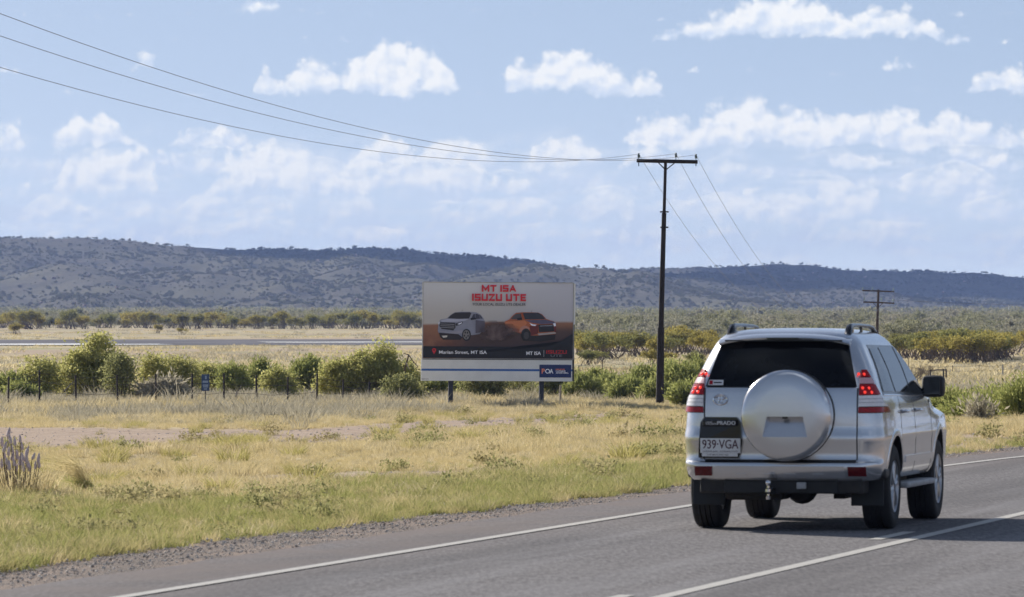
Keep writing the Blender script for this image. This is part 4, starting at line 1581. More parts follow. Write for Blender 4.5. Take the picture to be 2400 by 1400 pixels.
# bushes dotted about the airfield
for i, (px, Y, s, lb) in enumerate([(38, 1010, .95, 'lone dark bush on the airfield at far left'), (428, 1030, .55, 'tiny lone bush on the airfield above the yellow bush'), (368, 1090, .7, 'greyish low bush at the foot of the far scrub'), (745, 330, .2, 'tiny dark bush in the field left of the large bush')]):
    scrub(px, Y, s, i % 4, lb, None, 'bush', 'lone_bush')
# front row of the far scrub left of the billboard
for i in range(56):
    px = -60 + i * 19.2 + rs.uniform(-9, 9)
    scrub(px, rs.uniform(1340, 1480), rs.uniform(1.0, 1.9), rs.randrange(4), 'far green shrub in the front row beyond the runway', 'front row of scrub beyond the runway', name='far_shrub')


# gum trees on the outside of the bend, past the right edge of the picture (the car's side mirrors them)
for i, (x, y, s) in enumerate([(27, 104, 2.6), (33, 118, 3.0), (24, 122, 2.2), (40, 132, 3.2), (31, 140, 2.6), (47, 150, 3.3), (38, 160, 2.8), (55, 128, 3.0), (22, 90, 1.9), (19, 138, 1.9)]):
    root = empty('gum_tree', (x, y, ghs(x, y)), i * 1.1)
    root.scale = (s, s, s * 1.15)
    tag(root, 'dark gum tree outside the bend, past the right picture edge', 'tree', 'gum trees past the right picture edge')
    link('crown', SCRUB[i % 4][0], None, root)
    link('stems', SCRUB[i % 4][1], None, root)


# ---- scattered growth that nobody could count (one object each, instanced)
def gn_scatter(name, pts, rot, sc, idx, sources, label, kind='stuff'):
    coll = bpy.data.collections.new(name + '_source')
    for i, me in enumerate(sources):
        o = bpy.data.objects.new('%s_%02d' % (name, i), me)
        coll.objects.link(o)
    me = bpy.data.meshes.new(name)
    pts = np.asarray(pts, np.float32)
    me.vertices.add(len(pts))
    me.vertices.foreach_set('co', pts.ravel())
    for nm, arr in (('rot', rot), ('scl', sc)):
        a = me.attributes.new(nm, 'FLOAT_VECTOR', 'POINT')
        a.data.foreach_set('vector', np.asarray(arr, np.float32).ravel())
    a = me.attributes.new('idx', 'INT', 'POINT')
    a.data.foreach_set('value', np.asarray(idx, np.int32))
    o = link(name, me)
    t = bpy.data.node_groups.new(name, 'GeometryNodeTree')
    t.interface.new_socket('Geometry', in_out='INPUT', socket_type='NodeSocketGeometry')
    t.interface.new_socket('Geometry', in_out='OUTPUT', socket_type='NodeSocketGeometry')
    gi = t.nodes.new('NodeGroupInput'); go = t.nodes.new('NodeGroupOutput')
    ip = t.nodes.new('GeometryNodeInstanceOnPoints')
    ci = t.nodes.new('GeometryNodeCollectionInfo')
    ci.inputs['Collection'].default_value = coll
    ci.inputs['Separate Children'].default_value = True
    ci.inputs['Reset Children'].default_value = True

    def attr(nm, dt):
        a = t.nodes.new('GeometryNodeInputNamedAttribute')
        a.data_type = dt
        a.inputs['Name'].default_value = nm
        return a.outputs['Attribute']
    t.links.new(gi.outputs[0], ip.inputs['Points'])
    t.links.new(ci.outputs[0], ip.inputs['Instance'])
    ip.inputs['Pick Instance'].default_value = True
    t.links.new(attr('idx', 'INT'), ip.inputs['Instance Index'])
    t.links.new(attr('rot', 'FLOAT_VECTOR'), ip.inputs['Rotation'])
    t.links.new(attr('scl', 'FLOAT_VECTOR'), ip.inputs['Scale'])
    t.links.new(ip.outputs[0], go.inputs[0])
    md = o.modifiers.new('scatter', 'NODES')
    md.node_group = t
    tag(o, label, None, None, kind)
    return o


def tuft(seed, blades, h, r, wid, mat, bend=0.5, seed_heads=False):
    rng = np.random.default_rng(seed)
    n = blades
    a = rng.random(n) * 6.283
    rr = r * np.sqrt(rng.random(n))
    b = np.stack([np.cos(a) * rr, np.sin(a) * rr, np.full(n, -0.01)], -1)
    a2 = a + rng.normal(size=n) * 0.8
    hh = h * (0.45 + 0.6 * rng.random(n))
    ln = hh * bend * (0.3 + rng.random(n))
    dirv = np.stack([np.cos(a2), np.sin(a2), np.zeros(n)], -1)
    mid = b + dirv * (ln * 0.35)[:, None] + np.array([0, 0, 1]) * (hh * 0.6)[:, None]
    tip = b + dirv * ln[:, None] + np.array([0, 0, 1]) * hh[:, None]
    az_ = rng.random(n) * 6.283
    w = np.stack([np.cos(az_), np.sin(az_), np.zeros(n)], -1) * wid
    v = np.stack([b - w, b + w, mid + w * .8, mid - w * .8, tip + w * .25, tip - w * .25], 1).reshape(-1, 3)
    k = np.arange(n)[:, None] * 6
    f = np.concatenate([k + np.array([[0, 1, 2, 3]]), k + np.array([[3, 2, 4, 5]])], 0)
    me = np_mesh(v, f)
    me.materials.append(mat)
    return me


def scatter_grass():
    rng = np.random.default_rng(99)
    # candidate tufts over the verge, thinner with distance
    N = 280000
    Y = 44 + (300 - 44) * rng.random(N)
    X = (rng.random(N) - 0.5) * Y * 0.163 * 1.7
    d = road_d(X, Y)
    Z = gh(X, Y, d)
    px, py = project(X, Y, Z)
    dm = dirt(px, py, X, Y)
    gl = np.interp(px, [-800, 0, 600, 1200, 1600, 3000], [1165, 1160, 1150, 1105, 1065, 1040])
    g = sstep(py + (fbm(X / 2, Y / 6, 3, 5) - 0.5) * 70, gl - 32, gl + 38)
    ge = gravel_edge(Y)
    keep = (d > ge + 0.02 + (fbm(X * 1.2, Y * 1.2, 3, 15) - .45) * 0.7) & (rng.random(N) > dm * 1.02)
    keep &= ~((px > 2150) & (Y > 84) & (Y < 112) & (rng.random(N) < .75))
    patch_ = fbm(X / 4, Y / 8, 3, 51)
    keep &= rng.random(N) < np.clip(0.35 + 1.3 * (patch_ - .25), 0.25, 1)
    X, Y, Z, px, py, g, patch_ = [a[keep] for a in (X, Y, Z, px, py, g, patch_)]
    n = len(X)
    u = rng.random(n)
    top_ = np.interp(px, [-600, 0, 300, 700, 1000, 1450, 1560, 3000], [998, 1000, 1003, 1006, 984, 968, 960, 960])
    tall = 1 - sstep(py + (fbm(X / 5, Y / 9, 3, 61) - .5) * 14, top_ - 12, top_)
    isg = u < g * np.clip(.30 + 1.25 * fbm(X / 1.3, Y / 4.0, 3, 23), .3, .95)
    grey = (~isg) & (rng.random(n) < 0.16 * tall * sstep(fbm(X / 3.5, Y / 7, 3, 71), .5, .62) * 2)
    pale = (~isg) & (~grey) & (rng.random(n) < 0.30 + .3 * tall)
    sets = {
        'green_grass': (isg, [tuft(300 + i, 80, .13 + .03 * i, .19, .0042, M['grass_green'], .7) for i in range(5)], 'short green grass growing along the gravel shoulder', (0.75, 1.5)),
        'dry_grass': ((~isg) & (~grey) & (~pale), [tuft(310 + i, 76, .13 + .035 * i, .19, .0042, M['straw'], .6) for i in range(5)], 'straw-coloured dry grass covering the road verge', (0.8, 1.5)),
        'bleached_grass': (pale, [tuft(320 + i, 70, .14 + .035 * i, .19, .0042, M['straw_pale'], .7) for i in range(5)], 'pale bleached grass mixed into the dry verge', (0.8, 1.5)),
        'silvery_weeds': (grey, [tuft(330 + i, 60, .28 + .05 * i, .25, .008, M['leaf_grey'], .6) for i in range(4)], 'silvery grey weeds along the foot of the fence', (0.8, 1.5)),
    }
    for nm, (mk, src, lb, (s0, s1)) in sets.items():
        k = int(mk.sum())
        zz = Z[mk]
        f = (s0 + (s1 - s0) * rng.random(k)) * (0.40 if nm != 'green_grass' else .44) * (1 + 1.15 * tall[mk]) * (1 - .5 * sstep(py[mk], 1060, 1072) * (1 - sstep(py[mk], 1085, 1120))) * (0.65 + 0.8 * np.clip(patch_[mk], 0, 1))
        f *= np.where((rng.random(k) < .03) & (Y[mk] > 75), 1.5, 1.0)
        sc = np.stack([f * 1.25, f * 1.25, f * (0.8 + .4 * rng.random(k))], -1)
        rot = np.stack([rng.normal(size=k) * .12, rng.normal(size=k) * .12, rng.random(k) * 6.28], -1)
        gn_scatter(nm, np.stack([X[mk], Y[mk], zz], -1), rot, sc, rng.integers(0, len(src), k), src, lb)
    # field grass beyond the fence
    N = 26000
    Y = 290 * (1400 / 290.0) ** rng.random(N)
    X = (rng.random(N) - .5) * Y * .163 * 1.6
    Z = gh(X, Y)
    run = (Y > 690) & (Y < 900)
    keep = ~((X < 75) & (np.abs((Y - 690) - (X + 420) * (102 / 490.0) - 8) < 86))
    keep &= rng.random(N) < np.clip(0.2 + 1.6 * (fbm(X / 14, Y / 25, 3, 91) - .3), .08, 1) * np.interp(Y, [290, 420, 700], [1, .6, .22])
    X, Y, Z = X[keep], Y[keep], Z[keep]
    n = len(X)
    f = (0.7 + rng.random(n)) * np.interp(Y, [290, 500, 1400], [1.0, 1.1, 1.0])
    src = [tuft(340 + i, 46, .20, .5, .014, M['straw_pale' if i % 2 else 'straw'], .6) for i in range(4)] + [tuft(350, 50, .26, .5, .014, M['leaf_grey'], .6)]
    gn_scatter('field_grass', np.stack([X, Y, Z], -1), np.stack([np.zeros(n), np.zeros(n), rng.random(n) * 6.28], -1), np.stack([f * 1.6, f * 1.6, f], -1), rng.integers(0, 5, n), src, 'dry grass of the field beyond the fence')


scatter_grass()


def verge_weeds():
    rng = np.random.default_rng(205)
    wm = leafmat('dull_green_weed_leaf', (0.23, 0.23, 0.095), (0.44, 0.42, 0.20), (0.48, 0.41, 0.22), trans=.5)
    src = []
    for i in range(5):
        me, _ = crown_mesh([(0, 0, .10, .22, .22, .11), (.1, .05, .06, .2, .16, .08)], 260, .055, 600 + i, .06, 18, .5, .25)
        me.materials.append(wm)
        src.append(me)
    N = 9000
    Y = rng.uniform(47, 235, N); X = (rng.random(N) - .5) * Y * .163 * 1.6
    d = road_d(X, Y); Z = gh(X, Y, d); px, py = project(X, Y, Z)
    keep = (d > gravel_edge(Y) + .5) & (rng.random(N) < .05 + .35 * sstep(fbm(X / 2.2, Y / 5, 3, 301), .58, .74)) & (rng.random(N) > .75 * dirt(px, py, X, Y))
    X, Y, Z = X[keep], Y[keep], Z[keep]
    n = len(X)
    f = (.45 + .8 * rng.random(n) ** 2) * np.interp(Y, [47, 235], [.75, 1.3])
    gn_scatter('verge_weeds', np.stack([X, Y, Z], -1), np.stack([np.zeros(n), np.zeros(n), rng.random(n) * 6.28], -1), np.stack([f, f, f], -1), rng.integers(0, 5, n), src, 'dull green weeds scattered through the verge grass')
    tm = leafmat('yellow_tussock_blade', (0.36, 0.33, 0.11), (0.62, 0.55, 0.24), trans=.45)
    src = [tuft(620 + i, 150, .26, .16, .004, tm, .8) for i in range(4)]
    N = 2600
    Y = rng.uniform(70, 235, N); X = (rng.random(N) - .5) * Y * .163 * 1.6
    d = road_d(X, Y); Z = gh(X, Y, d); px, py = project(X, Y, Z)
    e = np.abs(dirt(px, py, X, Y) - .4)
    keep = (d > 5) & (rng.random(N) < .06 + .7 * (e < .2))
    X, Y, Z = X[keep], Y[keep], Z[keep]
    n = len(X)
    f = .5 + .7 * rng.random(n)
    gn_scatter('grass_tussocks', np.stack([X, Y, Z], -1), np.stack([np.zeros(n), np.zeros(n), rng.random(n) * 6.28], -1), np.stack([f * 1.2, f * 1.2, f], -1), rng.integers(0, 4, n), src, 'yellow grass tussocks along the bare strips')


verge_weeds()


def scatter_far_scrub():
    rng = np.random.default_rng(123)
    src, hsrc = [], []
    for i in range(6):
        w = 1.6 + .25 * i
        lobes = [(rng.uniform(-.6, .6) * w, rng.uniform(-.6, .6) * w, 1.6 + rng.uniform(-.4, .5), w * .55, w * .55, .75) for _ in range(4)]
        me, cc = crown_mesh(lobes, 420, .40, 400 + i, .30, 30, .1, .45)
        me.materials.append(M['leaf_far'])
        src.append(me)
        me2 = me.copy(); me2.materials.clear(); me2.materials.append(M['leaf_hill'])
        hsrc.append(me2)
    near_src = []
    for i in range(6):
        w = 1.6 + .25 * i
        lobes = [(rng.uniform(-.7, .7) * w, rng.uniform(-.6, .6) * w, 1.5 + rng.uniform(-.5, .5), w * .5, w * .5, .65) for _ in range(5)]
        me, cc = crown_mesh(lobes, 1500, .19, 450 + i, .24, 46, .1, .4)
        me.materials.append(M['leaf_far'])
        near_src.append(me)
    # plain between airfield and hills
    N = 26000
    Y = 1380 * (4300 / 1380.0) ** (rng.random(N) ** 0.85)
    X = (rng.random(N) - .5) * Y * .163 * 1.7
    px = 1200 + F * X / Y
    near = np.interp(px, [-800, 950, 1150, 1400, 3000], [1450, 1450, 1300, 700, 660])
    Y2 = np.where(px > 1150, near * (4300 / near) ** (rng.random(N) ** .85), Y)
    X = X * Y2 / Y
    Y = Y2
    Z = gh(X, Y)
    dn = fbm(X / 60, Y / 120, 3, 131)
    keep = (Y > near) & (rng.random(N) < np.clip(.12 + 1.7 * (dn - .34), .05, 1) * np.interp(Y, [650, 1400, 2600], [.30, .6, 1]))
    X, Y, Z = X[keep], Y[keep], Z[keep]
    n = len(X)
    f = (.65 + .75 * rng.random(n) ** 1.5) * np.interp(Y, [650, 1400, 4300], [.75, 1.15, 1.25])
    gn_scatter('far_scrub', np.stack([X, Y, Z - .1], -1), np.stack([np.zeros(n), np.zeros(n), rng.random(n) * 6.28], -1), np.stack([f, f, f * (.7 + .45 * rng.random(n))], -1), rng.integers(0, 6, n) + np.where(Y < 1900, 6, 0), src + near_src, 'grey-green scrub filling the plain up to the hills')
    # trees on the hills
    N = 190000
    X = rng.uniform(-1000, 1250, N)
    Y = rng.uniform(3500, 7300, N)
    Z = hill_height(X, Y)
    base = -2.5 + 2.5 * sstep(Y, 2300, 4000)
    keep = (Z > base + .5) & (np.abs(X) < Y * .163 * .78)
    dn = fbm(X / 70, Y / 110, 4, 141)
    keep &= rng.random(N) < np.clip(.55 + 2.4 * (dn - .5), .15, 1)
    X, Y, Z = X[keep], Y[keep], Z[keep]
    n = len(X)
    f = (.40 + .80 * rng.random(n) ** 2.2) * .85
    gn_scatter('hill_scrub', np.stack([X, Y, Z - .2], -1), np.stack([np.zeros(n), np.zeros(n), rng.random(n) * 6.28], -1), np.stack([f, f, f * (.75 + .5 * rng.random(n))], -1), rng.integers(0, 6, n), hsrc, 'low trees and scrub growing all over the hills')
    # pinkish rocks on the slopes
    rocks = []
    for i in range(4):
        bm = bmesh.new()
        bmesh.ops.create_icosphere(bm, subdivisions=1, radius=1)
        for v in bm.verts:
            v.co *= rng.uniform(.6, 1.25)
        me = bpy.data.meshes.new('r'); bm.to_mesh(me); bm.free()
        me.materials.append(M['rock'])
        rocks.append(me)
    N = 9000
    X = rng.uniform(-1000, 1250, N); Y = rng.uniform(3600, 6800, N)
    Z = hill_height(X, Y)
    dn = fbm(X / 55 + 7, Y / 90, 4, 151)
    keep = (Z > 3) & (rng.random(N) < sstep(dn, .52, .68))
    X, Y, Z = X[keep], Y[keep], Z[keep]
    n = len(X)
    f = .5 + 1.3 * rng.random(n) ** 2
    gn_scatter('hill_rocks', np.stack([X, Y, Z], -1), np.stack([rng.random(n), rng.random(n), rng.random(n) * 6.28], -1), np.stack([f * 1.3, f * 1.3, f], -1), rng.integers(0, 4, n), rocks, 'pinkish rock outcrops scattered over the hill slopes')
    # loose stones of the shoulder and the bare strip
    peb = []
    for i in range(5):
        bm = bmesh.new()
        bmesh.ops.create_icosphere(bm, subdivisions=1, radius=1)
        for v in bm.verts:
            v.co = Vector((v.co.x * rng.uniform(.7, 1.2), v.co.y * rng.uniform(.7, 1.2), v.co.z * rng.uniform(.35, .6)))
        me = bpy.data.meshes.new('p'); bm.to_mesh(me); bm.free()
        me.materials.append(M['pebble'])
        peb.append(me)
    N = 120000
    i = rng.integers(0, len(PATH) - 260, N)
    o = 0.95 + 2.0 * rng.random(N) ** .8
    x = PATH[i, 0] + rng.normal(size=N) * .4; y = PATH[i, 1] + rng.normal(size=N) * .4
    X = x - o * np.cos(PATH[i, 2]); Y = y + o * np.sin(PATH[i, 2])
    keep = (Y > 42) & (Y < 130) & (o < gravel_edge(Y) + .25) & (rng.random(N) < np.clip((o - .85) / .6, 0, 1))
    X1, Y1, o1 = X[keep], Y[keep], o[keep]
    Z1 = -0.024 - 0.028 * np.maximum(0, o1 - 1.0)
    N = 26000
    Yb = rng.uniform(60, 240, N); Xb = (rng.random(N) - .5) * Yb * .163 * 1.5
    db = road_d(Xb, Yb); Zb = gh(Xb, Yb, db); pxb, pyb = project(Xb, Yb, Zb)
    kb = (db > 2.5) & (rng.random(N) < dirt(pxb, pyb, Xb, Yb) * .9)
    rb = (pxb > 2100) & (Yb > 84) & (Yb < 118)
    kb = kb | (rb & (rng.random(N) < .8) & (db > 1.0))
    X2, Y2, Z2 = Xb[kb], Yb[kb], Zb[kb]
    f1 = .007 + .013 * rng.random(len(X1)) ** 3
    f2 = .012 + .03 * rng.random(len(X2)) ** 3
    P_ = np.concatenate([np.stack([X1, Y1, Z1], -1), np.stack([X2, Y2, Z2], -1)])
    f = np.concatenate([f1, f2]); n = len(f)
    gn_scatter('loose_stones', P_, np.stack([rng.random(n), rng.random(n), rng.random(n) * 6.28], -1), np.stack([f, f, f], -1), rng.integers(0, 5, n), peb, 'loose stones on the shoulder and the bare soil')


def stone_mat(name, a, b, c):
    m, n, out = new_mat(name)
    oi = n.n.new('ShaderNodeObjectInfo')
    p = ocoord(n)
    f = n.noise(p, 3, 4)
    k = n.mix(oi.outputs['Random'], a, b)
    k = n.mix(n.step(f, .4, .7), k, c)
    s = pbsdf(n, k, .9, spec=.2)
    n.l.new(s.outputs[0], out.inputs[0])
    return m


M['rock'] = stone_mat('pink_hill_rock', (0.36, 0.26, 0.21), (0.46, 0.37, 0.31), (0.28, 0.19, 0.15))
M['pebble'] = stone_mat('road_stone', (0.38, 0.335, 0.29), (0.72, 0.66, 0.59), (0.48, 0.40, 0.335))
scatter_far_scrub()


# purple flower spikes and a wind-bent grass clump at the left
def flower_spikes():
    p = on_ground(46, 72.0)
    root = empty('purple_flower_plant', p)
    tag(root, 'plant with upright purple flower spikes at the left edge', 'plant')
    fm = pmat('purple_flower', (0.46, 0.36, 0.41), (0.66, 0.57, 0.60), 60, 0.9)
    rng = np.random.default_rng(7)
    mb = MB().lathe([(.004, 0), (.026, .012), (.034, .04), (.033, .10), (.022, .16), (.004, .19)], 'z', (0, 0, 0), 8)
    for v in range(len(mb.v)):
        a = rng.uniform(.8, 1.2)
        mb.v[v] = (mb.v[v][0] * a, mb.v[v][1] * a, mb.v[v][2])
    spike = mesh(mb.v, mb.f)
    spike.materials.append(fm)
    st = MB()
    spots = []
    for (x, y) in [(18, 1000), (48, 1012), (5, 1022), (30, 1035), (52, 1030), (12, 1050), (40, 1052), (62, 1062), (75, 1052), (88, 1060), (4, 1072), (22, 1078), (55, 1080), (92, 1072), (35, 1068), (70, 1080), (-14, 1030), (-28, 1052), (-18, 1075), (26, 1015), (-5, 1045), (60, 1045), (46, 1066), (15, 1064), (82, 1074), (28, 1055), (8, 1036), (66, 1072), (38, 1080), (-10, 1062), (36, 1020), (56, 1056), (20, 1044)]:
        Y = 72.0 + rng.uniform(-.35, .35)
        q = W(x, y + 26, Y) - p
        o = link('flower_spike', spike, None, root)
        o.location = q
        s = rng.uniform(.42, .68)
        o.scale = (s, s, s * rng.uniform(.9, 1.2))
        o.rotation_euler = (rng.normal() * .15, rng.normal() * .15, rng.random() * 6)
        st.tube([(q.x * .45, q.y * .45, -.05), (q.x * .85, q.y * .85, q.z * .5), (q.x, q.y, q.z + .02)], [.006, .005, .004], 4, False)
    st.build('stems', M['twig'], root)
    me = tuft(77, 320, .36, .42, .005, M['straw'], .6)
    link('leaves', me, None, root)


flower_spikes()


def bent_clump():
    p = on_ground(208, 74.0)
    root = empty('bent_grass_clump', p)
    tag(root, 'tall grass clump bent over to the left by the wind', 'grass clump')
    rng = np.random.default_rng(31)

    def blades(n, L, spread, wid, up):
        b = np.stack([rng.normal(size=n) * .05, rng.normal(size=n) * .05, np.zeros(n)], -1)
        ang = rng.normal(size=n) * spread
        lean = .35 + .75 * rng.random(n)
        l = L * (.55 + .5 * rng.random(n))
        m_ = b + np.stack([-l * .30 * lean, np.sin(ang) * l * .2, l * .5 * up], -1)
        t = b + np.stack([-l * .85 * lean, np.sin(ang) * l * .35, l * .68 * up * (.7 + .5 * rng.random(n))], -1)
        w = np.tile(np.array([[0.35, 0.2, 0.9]]), (n, 1)) * wid
        v = np.stack([b - w, b + w, m_ + w, m_ - w, t + w * .3, t - w * .3], 1).reshape(-1, 3)
        k = np.arange(n)[:, None] * 6
        return np_mesh(v, np.concatenate([k + np.array([[0, 1, 2, 3]]), k + np.array([[3, 2, 4, 5]])], 0))
    link('dry_blades', blades(110, .85, 1.6, .0032, .85), M['straw'], root)
    link('green_blades', blades(120, .30, 1.2, .004, .9), M['grass_green'], root)


bent_clump()

# ------------------------------------------------------------------ billboard
def build_billboard():
    Y = 247.5
    k = Y / F
    cx = 1166.0
    gx = (cx - 1200) * k
    gz = ghs(gx, Y)
    root = empty('billboard', (gx, Y, gz), 0)
    root.rotation_euler = (0, R(0.35), R(7.0))
    tag(root, 'large roadside billboard advertising two off-road vehicles on dark legs', 'billboard')
    U = 59.5           # pixels per metre on the face

    def lp(px, py, dep=0.0):      # photo pixel on the face -> local point
        return Vector(((px - cx) / U / math.cos(R(7.0)), -dep, (H - (py - HOR) * k) - gz))

    def cp(x, y):                 # point read off an enlarged view of the face
        return (960 + x / 4.243, 640 + y / 4.243)

    def slab(name, x0, y0, x1, y1, front, back, mat, parent=root, bev=0.0):
        a = lp(x0, y1); b = lp(x1, y0)
        c = ((a.x + b.x) / 2, (-front + back) / 2, (a.z + b.z) / 2)
        return MB().box(c, (b.x - a.x, front + back, b.z - a.z), bev=bev).build(name, mat, parent)
    white = pmat('white_sheet_metal', (0.86, 0.865, 0.88), (0.79, 0.795, 0.81), 1.2, 0.45)
    dark = pmat('dark_steel', (0.025, 0.027, 0.032), (0.04, 0.04, 0.045), 6, 0.5)
    blue_dark = pmat('navy_painted_steel', (0.018, 0.024, 0.045), (0.03, 0.036, 0.06), 5, 0.5)
    blue = pmat('blue_stripe', (0.03, 0.13, 0.44), (0.04, 0.15, 0.47), 4, 0.45)
    navy = pmat('navy_panel', (0.012, 0.03, 0.14), (0.018, 0.04, 0.16), 4, 0.45)
    # steel box behind the faces
    slab('box_frame', 992, 664, 1345.5, 893, -.02, .55, dark)
    slab('side_cover', 1343.4, 664, 1347.0, 760, .03, .5, white)
    # poster with printed scene
    m, n, out = new_mat('printed_desert_scene')
    p = ocoord(n)
    s = n.n.new('ShaderNodeSeparateXYZ'); n.l.new(p, s.inputs[0])
    zt = lp(0, 663).z; zh = lp(0, cp(0, 475)[1]).z; zb = lp(0, cp(0, 735)[1]).z
    xl, xr = lp(990, 0).x, lp(1341, 0).x
    fy = n.lin(s.outputs[2], zh, zt)
    fx = n.lin(s.outputs[0], xl, xr)
    nz = n.noise(p, 1.3, 6, .6)
    skyp = n.mix(n.step(fy, 0.0, 1.0), (0.60, 0.57, 0.57), (0.77, 0.78, 0.85))
    skyp = n.mix(n.math('MULTIPLY', n.step(fx, .35, 1.0), .55), skyp, (0.56, 0.57, 0.72))
    gy = n.lin(s.outputs[2], zb, zh)
    land = n.mix(n.step(n.math('ADD', gy, n.math('MULTIPLY', nz, .3)), 0.1, 1.1), (0.16, 0.06, 0.045), (0.36, 0.17, 0.10))
    land = n.mix(n.step(fx, .12, .38), n.mix(n.step(nz, .3, .7), land, (0.34, 0.15, 0.085)), land)
    shade = n.math('MULTIPLY', n.math('MULTIPLY', n.step(fx, .12, .35), n.math('SUBTRACT', 1.0, n.step(gy, .55, .95))), .8)
    land = n.mix(shade, land, (0.055, 0.04, 0.045))
    pc = n.mix(n.step(n.math('ADD', n.math('SUBTRACT', s.outputs[2], zh), n.math('MULTIPLY', n.math('SUBTRACT', 1.0, n.step(fx, .0, .5)), .12)), -.10, .02), land, skyp)
    n.l.new(pbsdf(n, pc, .5).outputs[0], out.inputs[0])
    poster = slab('poster', 991, 663, 1341.5, 841, .03, .015, m)
    fr = pmat('grey_aluminium_edge', (0.42, 0.42, 0.43), (0.34, 0.34, 0.35), 3, 0.4, 0.4)
    slab('poster_edge', 988.6, 661.6, 1343.2, 663.2, .05, .02, fr)
    slab('poster_edge', 988.6, 840.6, 1343.2, 842.2, .05, .02, fr)
    slab('poster_edge', 988.6, 663.3, 990.6, 840.5, .05, .02, fr)
    slab('poster_edge', 1341.6, 663.3, 1343.2, 840.5, .05, .02, fr)
    low = slab('lower_panel', 986.5, 843.8, 1340.5, 893.5, .045, .015, white)
    slab('stripe', 986.7, 865.2, 1263.2, 870.0, .049, -.046, blue, low)
    slab('stripe', 1338.2, 865.2, 1340.4, 870.0, .049, -.046, blue, low)
    slab('maker_panel', 1263.4, 854.5, 1338.0, 884.5, .053, -.046, navy, low)
    ZP = .034

    def mat_of(c, k=1.0, r=.5):
        key = ('print', c, k)
        if key not in M:
            a = srgb(*c, k)
            M[key] = pmat('print_%02x%02x%02x' % c, a, tuple(v * .9 for v in a), 3, r)
        return M[key]
    lay = [0]

    def poly(name, pts, c, k=2.0, par=poster):
        lay[0] += 1
        dep = ZP + lay[0] * .0012
        vs = [lp(*cp(x, y), dep) for x, y in pts]
        bm = bmesh.new()
        f = bm.faces.new([bm.verts.new(v) for v in vs])
        bmesh.ops.triangulate(bm, faces=[f])
        me = bpy.data.meshes.new('p'); bm.to_mesh(me); bm.free()
        return link(name, me, mat_of(c, k), par)

    def ell(name, x, y, a, b, c, k=2.0, t0=0, t1=360, par=poster):
        pts = [(x + a * math.cos(R(t0 + (t1 - t0) * i / 28)), y + b * math.sin(R(t0 + (t1 - t0) * i / 28))) for i in range(28 if t1 - t0 == 360 else 29)]
        return poly(name, pts, c, k, par)
    # printed silver wagon
    P_ = 'printed_wagon'
    poly(P_, [(283, 500), (300, 468), (362, 456), (402, 420), (440, 396), (510, 388), (600, 388), (660, 395), (700, 415), (730, 455), (742, 480), (742, 560), (690, 610), (600, 622), (560, 670), (520, 645), (480, 615), (380, 660), (330, 660), (295, 620), (275, 580), (280, 540)], (112, 114, 130))
    poly(P_, [(300, 478), (370, 458), (585, 458), (545, 478), (465, 488), (320, 490)], (140, 142, 160))
    poly(P_, [(372, 455), (407, 420), (447, 396), (592, 393), (608, 402), (585, 456), (480, 460)], (34, 32, 38))
    poly(P_, [(608, 452), (628, 412), (660, 408), (700, 424), (722, 455), (650, 460)], (50, 50, 64))
    poly(P_, [(642, 410), (650, 410), (652, 458), (644, 458)], (88, 90, 106))
    poly(P_, [(685, 418), (690, 420), (700, 456), (693, 456)], (88, 90, 106))
    poly(P_, [(298, 494), (446, 498), (452, 545), (430, 575), (312, 560), (290, 530)], (32, 31, 36))
    for yy in (508, 525, 542):
        poly(P_, [(302, yy), (440, yy + 5), (440, yy + 10), (302, yy + 5)], (118, 118, 126))
    poly(P_, [(448, 506), (520, 486), (525, 500), (500, 518), (455, 530)], (40, 40, 48))
    poly(P_, [(470, 510), (515, 492), (512, 503), (485, 516)], (190, 192, 205))
    poly(P_, [(276, 500), (294, 486), (296, 505), (282, 516)], (170, 170, 182))
    poly(P_, [(278, 575), (380, 590), (520, 572), (522, 598), (470, 606), (300, 592)], (124, 122, 134))
    poly(P_, [(286, 598), (480, 612), (520, 642), (500, 668), (330, 668), (298, 640)], (33, 27, 30))
    poly(P_, [(315, 628), (372, 625), (366, 642), (330, 648)], (170, 165, 160))
    ell(P_, 560, 618, 44, 60, (28, 27, 31))
    ell(P_, 558, 618, 32, 46, (104, 100, 100))
    for i in range(5):
        a = R(72 * i + 20)
        x, y = 558 + 19 * math.cos(a), 618 + 28 * math.sin(a)
        ell(P_, x, y, 7, 11, (34, 33, 36))
    poly(P_, [(598, 450), (648, 446), (654, 463), (602, 470)], (24, 24, 28))
    poly(P_, [(650, 470), (742, 482), (742, 585), (650, 600)], (74, 70, 82))
    # printed orange utility
    P_ = 'printed_utility'
    poly(P_, [(940, 482), (985, 462), (1010, 430), (1050, 396), (1120, 390), (1270, 392), (1312, 410), (1352, 455), (1430, 480), (1448, 520), (1450, 600), (1400, 630), (1250, 635), (1190, 625), (1150, 660), (1110, 640), (1100, 600), (1000, 572), (940, 535)], (140, 76, 46))
    poly(P_, [(945, 485), (1140, 470), (1160, 500), (1110, 560), (1000, 545), (945, 520)], (160, 96, 62))
    poly(P_, [(1118, 396), (1270, 394), (1310, 415), (1346, 456), (1200, 462), (1138, 460)], (36, 37, 47))
    poly(P_, [(998, 460), (1020, 430), (1052, 406), (1098, 402), (1112, 455), (1060, 462)], (60, 56, 62))
    poly(P_, [(1100, 398), (1116, 394), (1136, 460), (1120, 462)], (140, 66, 34))
    poly(P_, [(1140, 470), (1340, 462), (1430, 482), (1440, 502), (1300, 506), (1210, 494)], (70, 66, 88))
    poly(P_, [(1186, 528), (1272, 512), (1272, 602), (1200, 622)], (84, 30, 28))
    poly(P_, [(1272, 512), (1422, 508), (1432, 580), (1280, 588)], (26, 25, 31))
